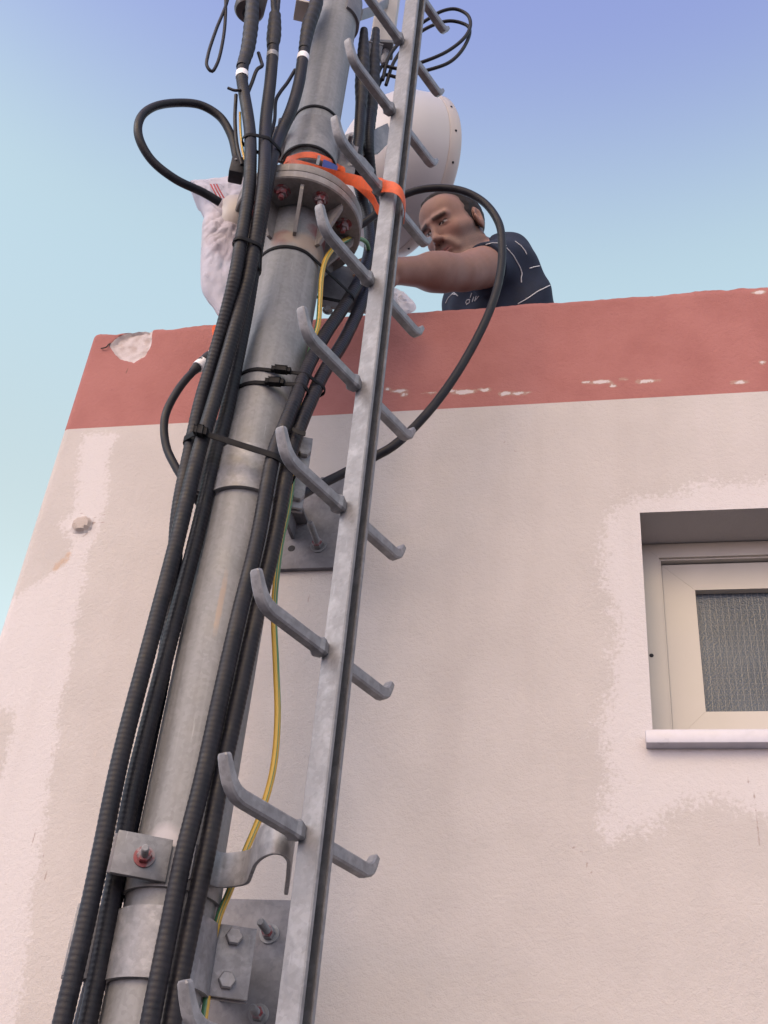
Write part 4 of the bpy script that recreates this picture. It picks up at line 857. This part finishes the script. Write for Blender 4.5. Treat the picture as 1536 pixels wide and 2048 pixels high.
# ------------------------------------------------------------------ the man leaning over the parapet
def person():
    HC = np.array([-.393, 2.223, 2.691+ZC])
    Q = np.array([[-.7609, -.5177, -.3912], [.6489, -.6114, -.4530], [-.0047, -.5985, .8011]])
    H = lambda x, y, z: HC+Q@np.array([x, y, z], float)            # head: x his right, y forward, z up
    r_ = lambda *a: np.array([a[0], a[1], a[2]+ZC], float)
    SL, EL, WL_ = r_(-.252, 2.295, 2.628), r_(-.358, 2.150, 2.432), r_(-.505, 2.0, 2.287)
    SR_, ER, WR = r_(-.395, 2.50, 2.46), r_(-.40, 2.50, 2.19), r_(-.40, 2.34, 1.99)
    CH = r_(-.282, 2.405, 2.535); PV = r_(-.13, 2.62, 2.19)
    a_ = (CH-PV)/np.linalg.norm(CH-PV); l_ = np.array([.80, -.50, -.09]); l_ -= l_@a_*a_; l_ /= np.linalg.norm(l_); f_ = np.cross(l_, a_)
    if f_@np.array([-.5, -.8, 0]) < 0: f_ = -f_
    KL, KR = r_(-.10, 2.38, 1.82), r_(-.36, 2.52, 1.82); FL_, FR_ = r_(.14, 2.72, 1.80), r_(-.10, 2.86, 1.80)
    # rectilinear grid, finer round head and arm
    def ax(parts): return axis_grid(parts)
    gx = ax([(-.70, .22, .0034)]); gy = ax([(1.80, 2.42, .0036), (2.42, 3.02, .010)]); gz = ax([(1.70+ZC, 2.20+ZC, .010), (2.20+ZC, 2.86+ZC, .0034)])
    shp = (len(gx), len(gy), len(gz))
    def region(lo, hi):
        s = []
        for g, a, b in ((gx, lo[0], hi[0]), (gy, lo[1], hi[1]), (gz, lo[2], hi[2])):
            i = max(0, np.searchsorted(g, a)-1); j = min(len(g), np.searchsorted(g, b)+1); s.append(slice(i, max(j, i+1)))
        return tuple(s)
    def coords(sl): return gx[sl[0]][:, None, None], gy[sl[1]][None, :, None], gz[sl[2]][None, None, :]
    def smin(a, b, k):
        h = np.maximum(k-np.abs(a-b), 0)/k; return np.minimum(a, b)-h*h*k*.25
    def smax(a, b, k): return -smin(-a, -b, k)
    class Fld:
        def __init__(s): s.F = np.full(shp, .2, np.float32)
        def add(s, fn, lo, hi, k, op='u', pad=.03):
            sl = region(np.array(lo)-pad, np.array(hi)+pad); X, Y, Z = coords(sl); d = fn(X, Y, Z).astype(np.float32)
            s.F[sl] = smin(s.F[sl], d, k) if op == 'u' else smax(s.F[sl], -d, k)
        def cap(s, p0, p1, r0, r1, k=.02, op='u'):
            p0 = np.asarray(p0, float); p1 = np.asarray(p1, float); d = p1-p0; L2 = d@d; R_ = max(r0, r1)
            def fn(X, Y, Z):
                t = np.clip(((X-p0[0])*d[0]+(Y-p0[1])*d[1]+(Z-p0[2])*d[2])/L2, 0, 1)
                return np.sqrt((X-p0[0]-t*d[0])**2+(Y-p0[1]-t*d[1])**2+(Z-p0[2]-t*d[2])**2)-(r0+(r1-r0)*t)
            s.add(fn, np.minimum(p0, p1)-R_, np.maximum(p0, p1)+R_, k, op, max(k, .012)+.01)
        def ell(s, c, A, R_, k=.02, op='u'):
            c = np.asarray(c, float); A = [np.asarray(a, float) for a in A]
            def fn(X, Y, Z):
                q = [((X-c[0])*a[0]+(Y-c[1])*a[1]+(Z-c[2])*a[2]) for a in A]
                k0 = np.sqrt(sum((q[i]/R_[i])**2 for i in range(3))); k1 = np.sqrt(sum((q[i]/R_[i]**2)**2 for i in range(3)))
                return k0*(k0-1)/np.maximum(k1, 1e-6)
            m_ = max(R_); s.add(fn, c-m_, c+m_, k, op, max(k, .012)+.01)
    HA = [Q[:, 0], Q[:, 1], Q[:, 2]]
    B = Fld()
    # head
    B.ell(H(0, -.012, .036), HA, (.0755, .097, .088), .01)
    B.ell(H(0, .030, -.028), HA, (.064, .066, .088), .03)
    B.ell(H(0, .036, -.078), HA, (.052, .054, .042), .025)
    B.ell(H(0, .052, .052), HA, (.056, .036, .045), .03)
    B.cap(H(-.012, .080, -.106), H(.012, .080, -.106), .017, .017, .02)
    for s in (-1, 1):
        B.cap(H(s*.046, .058, -.022), H(s*.060, .028, -.020), .019, .015, .022)
        B.cap(H(s*.058, -.004, -.062), H(s*.030, .062, -.096), .016, .015, .025)
        B.cap(H(s*.012, .094, .025), H(s*.044, .081, .025), .0105, .0095, .012)
        B.ell(H(s*.031, .098, .006), HA, (.017, .016, .0105), .012, 's')
        B.ell(H(s*.031, .0755, .007), HA, (.0125, .0125, .0125), .003)
        B.cap(H(s*.020, .0865, .0135), H(s*.043, .080, .012), .0042, .0042, .004)        # upper lid
        B.cap(H(s*.021, .0865, .0005), H(s*.042, .079, .0005), .0035, .0035, .005)
        B.ell(H(s*.0115, .1015, -.035), HA, (.0070, .009, .0068), .005)
        B.ell(H(s*.0085, .106, -.0445), HA, (.0038, .005, .004), .003, 's')
        e = [Q@np.array([1, s*-.30, 0]), Q@np.array([s*.30, 1, .15]), Q@np.array([0, -.15, 1])]; e = [v/np.linalg.norm(v) for v in e]
        B.ell(H(s*.078, -.014, -.006), e, (.0095, .0215, .034), .006)
        B.ell(H(s*.0885, -.008, .001), e, (.0085, .0115, .020), .004, 's')
        B.ell(H(s*.0835, .002, -.008), e, (.004, .005, .007), .004); B.cap(H(s*.083, -.020, .012), H(s*.083, -.018, -.012), .0035, .003, .004)
        B.cap(H(s*.022, .094, -.048), H(s*.036, .080, -.074), .007, .008, .014)          # fold beside the mouth
    B.cap(H(0, .091, .022), H(0, .1095, -.029), .0075, .0098, .010)
    B.ell(H(0, .1125, -.033), HA, (.0105, .0105, .0095), .007)
    B.cap(H(-.021, .090, -.064), H(.021, .090, -.064), .0055, .0055, .006); B.cap(H(-.018, .0895, -.074), H(.018, .0895, -.074), .0065, .0065, .006)
    B.cap(H(-.023, .0975, -.0688), H(.023, .0975, -.0688), .0022, .0022, .003, 's')
    # neck, shoulders, trunk
    NB = r_(-.318, 2.335, 2.64)
    B.cap(H(0, -.020, -.055), NB, .056, .062, .03)
    TA = [a_, l_, f_]
    B.ell(CH, TA, (.185, .155, .108), .05); B.ell(CH+f_*-.01+a_*.07, TA, (.09, .140, .080), .05)
    B.cap(NB+l_*.02, SL-l_*.02+UP*.004, .052, .050, .05); B.cap(NB, SR_, .055, .055, .05)
    B.ell(SL, [l_, a_, f_], (.057, .060, .057), .04); B.ell(SR_, [l_, a_, f_], (.06, .062, .06), .04)
    B.cap(CH-a_*.08, PV+a_*.08, .118, .112, .06); B.cap(PV-l_*.07, PV+l_*.07, .115, .115, .05)
    for hip, kn, ft in ((PV+l_*.085, KL, FL_), (PV-l_*.085, KR, FR_)):
        B.cap(hip, kn, .088, .060, .04); B.cap(kn, ft, .056, .040, .03); t = (ft-kn)/np.linalg.norm(ft-kn); B.cap(ft, ft+t*.12-UP*.02, .036, .028, .03)
    # arms
    def arm(S, E, W):
        d = (E-S)/np.linalg.norm(E-S); g = (W-E)/np.linalg.norm(W-E)
        B.cap(S, E, .054, .043, .03); B.cap(S+(E-S)*.25, S+(E-S)*.7, .050, .047, .04)
        B.cap(E-g*.012, E+(W-E)*.42, .042, .0455, .035); B.cap(E+(W-E)*.30, W, .0480, .033, .035)
        return g
    g = arm(SL, EL, WL_)
    g2 = arm(SR_, ER, WR)
    def hand(W, g, cab, sgn):
        c = cab-cab@g*g; c /= np.linalg.norm(c); p = np.cross(g, c)*sgn                   # fingers side by side along c, palm faces p
        B.cap(W, W+g*.03, .027, .024, .02)
        B.ell(W+g*.055, [g, c, p], (.048, .040, .0155), .018)
        for i, (o, L) in enumerate(((-.031, .88), (-.0105, 1.0), (.0105, .95), (.030, .75))):
            k = W+g*(.094-.004*abs(i-1.3))+c*o; cur = .35+.08*i; pts = [k]; th = 0
            for j, (ln, r0) in enumerate(((.042, .0092), (.027, .0084), (.022, .0074))):
                th += cur+.28*(j > 0); pts.append(pts[-1]+(g*math.cos(th)+p*math.sin(th))*ln*L)
                B.cap(pts[-2], pts[-1], r0, r0*.93, .007 if j else .010)
        k = W+g*.028-c*.034; q1 = k+(g*.55-c*.62+p*.55)/1.0*.042; q2 = q1+(g*.75-c*.05+p*.65)*.032
        B.cap(W+g*.02-c*.015, k, .015, .0125, .012); B.cap(k, q1, .0118, .0102, .009); B.cap(q1, q2, .0100, .0082, .007)
    hand(WL_, g, np.array([-.05, .05, 1.]), 1); hand(WR, g2, np.array([1., .2, 0]), 1)
    # shirt and trousers as shells a little outside the body
    def shell_shirt():
        T = Fld(); e = .009
        T.ell(CH, TA, (.185+e, .158+e, .110+e), .05); T.ell(CH+f_*-.01+a_*.07, TA, (.09+e, .142+e, .080+e), .05)
        T.cap(NB+l_*.025-a_*.02, SL-l_*.02+UP*.004, .048+e, .052+e, .05); T.cap(NB-a_*.02, SR_, .050+e, .056+e, .05)
        T.ell(SL, [l_, a_, f_], (.058+e, .062+e, .060+e), .04); T.ell(SR_, [l_, a_, f_], (.058+e, .060+e, .058+e), .04)
        T.cap(CH-a_*.08, PV+a_*.02, .122+e, .118+e, .06)
        X, Y, Z = coords((slice(None),)*3); F = T.F
        for S, E in ((SL, EL), (SR_, ER)):
            A = Fld(); A.cap(S, S+(E-S)*.62, .060+e, .058+e, .035); d = (E-S)/np.linalg.norm(E-S); hm = S+(E-S)*.52
            F = smin(F, smax(A.F, ((X-hm[0])*d[0]+(Y-hm[1])*d[1]+(Z-hm[2])*d[2]).astype(np.float32), .004), .03)
        # neckline: keep clear of head and chin
        nd = H(0, -.02, -.055)-NB; nd /= np.linalg.norm(nd); nc = NB+nd*.034
        near = np.sqrt((X-nc[0])**2+(Y-nc[1])**2+(Z-nc[2])**2)-.085
        F = np.where(near < 0, np.maximum(F, (X-nc[0])*nd[0]+(Y-nc[1])*nd[1]+(Z-nc[2])*nd[2]), F)
        # folds
        fo = np.zeros(shp, np.float32)
        for (v, ph, am) in (((34, 21, -25), .3, .0034), ((-18, 40, 30), 1.7, .0028), ((60, -33, 41), 2.6, .0018)):
            fo += (am*np.sin(v[0]*X+v[1]*Y+v[2]*Z+ph+1.4*np.sin(13*X-17*Z+9*Y))).astype(np.float32)
        return F+fo
    Fs = shell_shirt()
    Tr = Fld(); Tr.cap(CH-a_*.20, PV, .118, .128, .05); Tr.cap(PV-l_*.07, PV+l_*.07, .126, .126, .05)
    for hip, kn, ft in ((PV+l_*.085, KL, FL_), (PV-l_*.085, KR, FR_)): Tr.cap(hip, kn, .098, .072, .04); Tr.cap(kn, kn+(ft-kn)*.9, .068, .055, .03)
    # hair: thin shell over the back, sides and crown
    def hair():
        T = Fld(); e = .0036
        T.ell(H(0, -.012, .036), HA, (.0755+e, .097+e, .088+e), .01); T.ell(H(0, .052, .052), HA, (.056+e, .036+e, .045+e), .03); T.ell(H(0, .030, -.028), HA, (.064+e, .066+e, .088+e), .03)
        X, Y, Z = coords((slice(None),)*3); lo = HC-.16; hi = HC+.16; sl = region(lo, hi); X, Y, Z = coords(sl)
        q = [((X-HC[0])*Q[0, i]+(Y-HC[1])*Q[1, i]+(Z-HC[2])*Q[2, i]) for i in range(3)]; x, y, z = np.abs(q[0]), q[1], q[2]
        side = np.interp(z, [-.058, -.045, -.02, .02, .05, .075, .10], [-.004, .010, .015, .017, .014, .018, .03]); top = .058+.018*np.clip((z-.082)/.018, -1, 1)
        front = side+(top-side)*np.clip(1-(x-.024)/.036, 0, 1)*np.clip((z-.045)/.02, 0, 1)+.003*np.sin(230*z+120*x)
        back = np.where(y < -.02, z+.072, z+.052)
        reg = np.minimum(front-y, back)
        ear = np.sqrt(((x-.082)/.014)**2+((y+.010)/.022)**2+((z+.006)/.034)**2)-1
        reg = np.minimum(reg, ear*.02)
        F = np.full(shp, .2, np.float32); nz = .0007*np.sin(310*x+50*z)*np.sin(270*z+90*y)+.0006*np.sin(190*y+210*x)
        F[sl] = T.F[sl]+e+nz*np.clip(reg/.01, 0, 1)-(e+.0005)*np.clip(.35+reg/.014, -1, 1); return F
    Fh = hair()
    def nets(F):
        s = np.signbit(F); c = [s[i:shp[0]-1+i, j:shp[1]-1+j, k:shp[2]-1+k] for i in (0, 1) for j in (0, 1) for k in (0, 1)]
        cnt = sum(q.astype(np.int8) for q in c); act = (cnt > 0) & (cnt < 8); I = np.argwhere(act); idx = np.full(act.shape, -1, np.int64); idx[tuple(I.T)] = np.arange(len(I))
        P = np.zeros((len(I), 3)); N = np.zeros(len(I)); G = (gx, gy, gz)
        corners = [(i, j, k) for i in (0, 1) for j in (0, 1) for k in (0, 1)]
        for a in corners:
            for b in corners:
                if sum(b)-sum(a) == 1 and all(b[t] >= a[t] for t in range(3)):
                    fa = F[I[:, 0]+a[0], I[:, 1]+a[1], I[:, 2]+a[2]].astype(float); fb = F[I[:, 0]+b[0], I[:, 1]+b[1], I[:, 2]+b[2]].astype(float)
                    m_ = (fa < 0) != (fb < 0); t = np.where(m_, fa/np.where(m_, fa-fb, 1), 0)
                    for ax_ in range(3):
                        pa = G[ax_][I[:, ax_]+a[ax_]]; pb_ = G[ax_][I[:, ax_]+b[ax_]]; P[:, ax_] += np.where(m_, pa+t*(pb_-pa), 0)
                    N += m_
        P /= N[:, None]; faces = []
        for ax_ in range(3):
            u, v = [(1, 2), (2, 0), (0, 1)][ax_]
            sl0 = [slice(1, shp[t]-1) for t in range(3)]; sl0[ax_] = slice(0, shp[ax_]-1); sl1 = list(sl0); sl1[ax_] = slice(1, shp[ax_])
            A = s[tuple(sl0)]; Bq = s[tuple(sl1)]; E = np.argwhere(A != Bq)
            off = np.array([1, 1, 1]); off[ax_] = 0; E = E+off; fl = A[tuple((E-off).T)]
            def id_(du, dv):
                e = E.copy(); e[:, u] += du; e[:, v] += dv; return idx[tuple(e.T)]
            q = np.stack([id_(-1, -1), id_(0, -1), id_(0, 0), id_(-1, 0)], 1); q[~fl] = q[~fl][:, ::-1]; faces.append(q)
        return P, np.concatenate(faces)
    def mesh(name, F, m_, parent=None, loc=None):
        P, q = nets(F); me = bpy.data.meshes.new(name); l0 = base(parent) if parent else loc
        me.from_pydata((P-l0).tolist(), [], q.tolist()); me.materials.append(m_); me.shade_smooth()
        o = bpy.data.objects.new(name, me); COL.objects.link(o); WL[o.name] = np.array(l0)
        if parent: o.parent = parent
        else: o.location = l0
        return o, P
    # skin colours by place on the face
    sk = bpy.data.materials.new('skin'); sk.use_nodes = True; n = sk.node_tree; b = n.nodes['Principled BSDF']
    at_ = n.nodes.new('ShaderNodeAttribute'); at_.attribute_name = 'tone'; tc = n.nodes.new('ShaderNodeTexCoord'); ns = n.nodes.new('ShaderNodeTexNoise'); ns.inputs['Scale'].default_value = 45; ns.inputs['Detail'].default_value = 5; n.links.new(tc.outputs['Object'], ns.inputs['Vector'])
    mr = n.nodes.new('ShaderNodeMapRange'); mr.inputs['From Min'].default_value = .3; mr.inputs['From Max'].default_value = .7; mr.inputs['To Min'].default_value = .94; mr.inputs['To Max'].default_value = 1.05; n.links.new(ns.outputs['Fac'], mr.inputs[0])
    mx = n.nodes.new('ShaderNodeMix'); mx.data_type = 'RGBA'; mx.blend_type = 'MULTIPLY'; mx.inputs['Factor'].default_value = 1; n.links.new(at_.outputs['Color'], mx.inputs['A']); n.links.new(mr.outputs[0], mx.inputs['B']); n.links.new(mx.outputs['Result'], b.inputs['Base Color'])
    b.inputs['Roughness'].default_value = .6; b.inputs['Specular IOR Level'].default_value = .35; b.inputs['Subsurface Weight'].default_value = .06; b.inputs['Subsurface Radius'].default_value = (.006, .002, .001)
    nb = n.nodes.new('ShaderNodeTexNoise'); nb.inputs['Scale'].default_value = 420; n.links.new(tc.outputs['Object'], nb.inputs['Vector']); bp = n.nodes.new('ShaderNodeBump'); bp.inputs['Strength'].default_value = .25; bp.inputs['Distance'].default_value = .001; n.links.new(nb.outputs['Fac'], bp.inputs['Height']); n.links.new(bp.outputs['Normal'], b.inputs['Normal'])
    body, P = mesh('person', B.F, sk, None, np.array([PV[0], PV[1], ZT-.5]))
    tag(body, 'dark haired man in a navy shirt with white stripes leaning over the parapet, arm outstretched', 'person')
    h = (P-HC)@Q; x, y, z = h[:, 0], h[:, 1], h[:, 2]; ax_ = np.abs(x); head = np.linalg.norm(P-HC, axis=1) < .15
    C = np.ones((len(P), 4)); C[:, :3] = (.235, .128, .100)
    def put(w, col):
        w = np.clip(w, 0, 1)[:, None]; C[:, :3] = C[:, :3]*(1-w)+np.array(col)*w
    put(np.where(head, .75, 0)*np.clip(1.2-np.sqrt(((ax_-.040)/.025)**2+((y-.07)/.04)**2+((z+.025)/.025)**2), 0, 1), (.255, .115, .092))
    st_ = np.interp(z, [-.13, -.11, -.055, -.035, -.01], [.8, 1, 1, .7, 0])*np.clip((y+.005)/.02, 0, 1)
    st_ *= 1-np.clip(1.4-np.sqrt((ax_/.026)**2+((y-.095)/.03)**2+((z+.025)/.026)**2), 0, 1); st_ *= np.clip(.45+ax_*9, .55, 1)
    tex = .75+.25*np.sin(900*x)*np.sin(870*z+400*y)
    put(np.where(head, st_*tex*.72, 0), (.09, .068, .064))
    put(np.where(head & (y > .06), .5*np.clip(1.5-np.abs(z+.0565)/.008, 0, 1)*np.clip(1.3-ax_/.026, 0, 1)*.35, 0), (.07, .05, .05))
    brow = np.sqrt((np.clip(np.abs(ax_-.031)-.014, 0, 1)/.006)**2+((z-(.0235-.0*ax_))/.0060)**2)
    put(np.where(head & (y > .05), np.clip((1.25-brow)*1.6, 0, .8), 0), (.022, .015, .014))
    put(np.where(head & (y > .06), np.clip(1.2-np.sqrt((ax_/.024)**2+((z+.069)/.0085)**2), 0, 1)*1.2, 0), (.27, .10, .09))
    put(np.where(head & (y > .07), np.clip((1.1-np.sqrt((ax_/.022)**2+((z+.0688)/.0018)**2))*3, 0, .9), 0), (.06, .025, .025))
    eye = np.sqrt(((ax_-.031)/.0125)**2+((z-.0045)/.0032)**2); ye = y > .072
    put(np.where(head & ye, np.clip((1-eye)*4, 0, 1), 0), (.42, .38, .37))
    put(np.where(head & ye, np.clip((1-np.sqrt(((ax_-.030)/.0052)**2+((z-.004)/.004)**2))*5, 0, 1), 0), (.018, .012, .010))
    put(np.where(head & ye, np.clip((1.0-np.sqrt((np.clip(np.abs(ax_-.031)-.010, 0, 1)/.004)**2+((z-.0085)/.0020)**2))*3, 0, .9), 0), (.03, .018, .016))
    put(np.where(head & (y > .09), np.clip((1.1-np.sqrt(((ax_-.0085)/.0042)**2+((z+.0455)/.0028)**2))*3, 0, .8), 0), (.05, .02, .018))
    # short cropped hair thinning over the forehead
    thin = np.clip((.075-.5*np.clip(ax_-.02, 0, .04)-y)/.03, 0, 1)*np.clip((z-.065)/.02, 0, 1)
    put(np.where(head, thin*.75, 0), (.06, .045, .042))
    side = np.interp(z, [-.058, -.045, -.02, .02, .05, .075, .10], [-.004, .010, .015, .017, .014, .018, .03]); top = .058+.018*np.clip((z-.082)/.018, -1, 1)
    fr = side+(top-side)*np.clip(1-(ax_-.024)/.036, 0, 1)*np.clip((z-.045)/.02, 0, 1)
    ear_ = np.clip((np.sqrt(((ax_-.082)/.014)**2+((y+.010)/.024)**2+((z+.006)/.036)**2)-1)/.3, 0, 1)
    put(np.where(head & (z > -.06), np.clip(1+(fr-y)/.016, 0, 1)*.85*ear_*(.8+.2*np.sin(800*x+300*z)*np.sin(760*z+200*y)), 0), (.035, .026, .025))
    arm_hair = np.where((~head) & (P[:, 1] < 2.2), .28*(.5+.5*np.sin(P[:, 0]*700+P[:, 2]*300)*np.sin(P[:, 2]*610)), 0); put(arm_hair, (.19, .10, .075))
    t_ = body.data.color_attributes.new('tone', 'FLOAT_COLOR', 'POINT'); t_.data.foreach_set('color', C.astype(np.float32).ravel())
    hair_m = mat('dark_cropped_hair', (.022, .017, .017), .75, 0, .35, 160, .9, 420, spec=.2)
    mesh('hair', Fh, hair_m, body)
    cloth = mat('navy_cotton', (.022, .028, .048), .85, 0, .16, 40, .35, 700, spec=.2)
    shirt, Ps = mesh('shirt', Fs, cloth, body)
    mesh('trousers', Tr.F, mat('dark_denim', (.03, .035, .05), .85, 0, .15, 60, .3, 500), body)
    # white piping and chest print lie on the shirt
    bpy.context.view_layer.update()
    bvh = BVHTree.FromPolygons([Vector(v) for v in Ps], [tuple(p.vertices) for p in shirt.data.polygons])
    def on_shirt(px, py):
        r = ray((px, py)); hit = bvh.ray_cast(Vector(CAM), Vector(r/np.linalg.norm(r)))
        return None if hit[0] is None else np.array(hit[0])+np.array(hit[1])*.0008
    def stroke(mb, pts, r):
        q = []
        for i in range(len(pts)-1):
            for k in range(8): t = k/8; q.append(on_shirt(pts[i][0]*(1-t)+pts[i+1][0]*t, pts[i][1]*(1-t)+pts[i+1][1]*t))
        q.append(on_shirt(*pts[-1])); q = [v for v in q if v is not None]
        if len(q) > 3: mb.tube(spline(q, .004), r, 8)
    white_p = mat('white_piping', (.55, .54, .56), .7, 0, .1, 80)
    for L in ([(972, 489), (985, 486), (1000, 487), (1012, 492)], [(1013, 496), (1027, 512), (1040, 535), (1044, 547), (1042, 557), (1043, 565)], [(1030, 483), (1042, 492), (1050, 502), (1053, 509)], [(1059, 537), (1068, 534), (1079, 532)], [(1036, 608), (1055, 597), (1075, 583), (1103, 569)]):
        mb = MB(); stroke(mb, L, .0014)
        if mb.n: mb.build('piping', white_p, shirt)
    mb = MB()
    for L in ([(892, 606), (897, 596), (905, 588), (912, 589)], [(903, 590), (908, 585), (916, 592)]): stroke(mb, L, .0013)
    if mb.n: mb.build('chest_motif', white_p, shirt)
    mb = MB()
    for L in ([(932, 607), (934, 600), (940, 599), (939, 606), (933, 609)], [(941, 596), (944, 586)], [(945, 604), (948, 594)], [(950, 603), (953, 592)], [(952, 600), (958, 592)]): stroke(mb, L, .0013)
    if mb.n: mb.build('chest_print', white_p, shirt)
person()
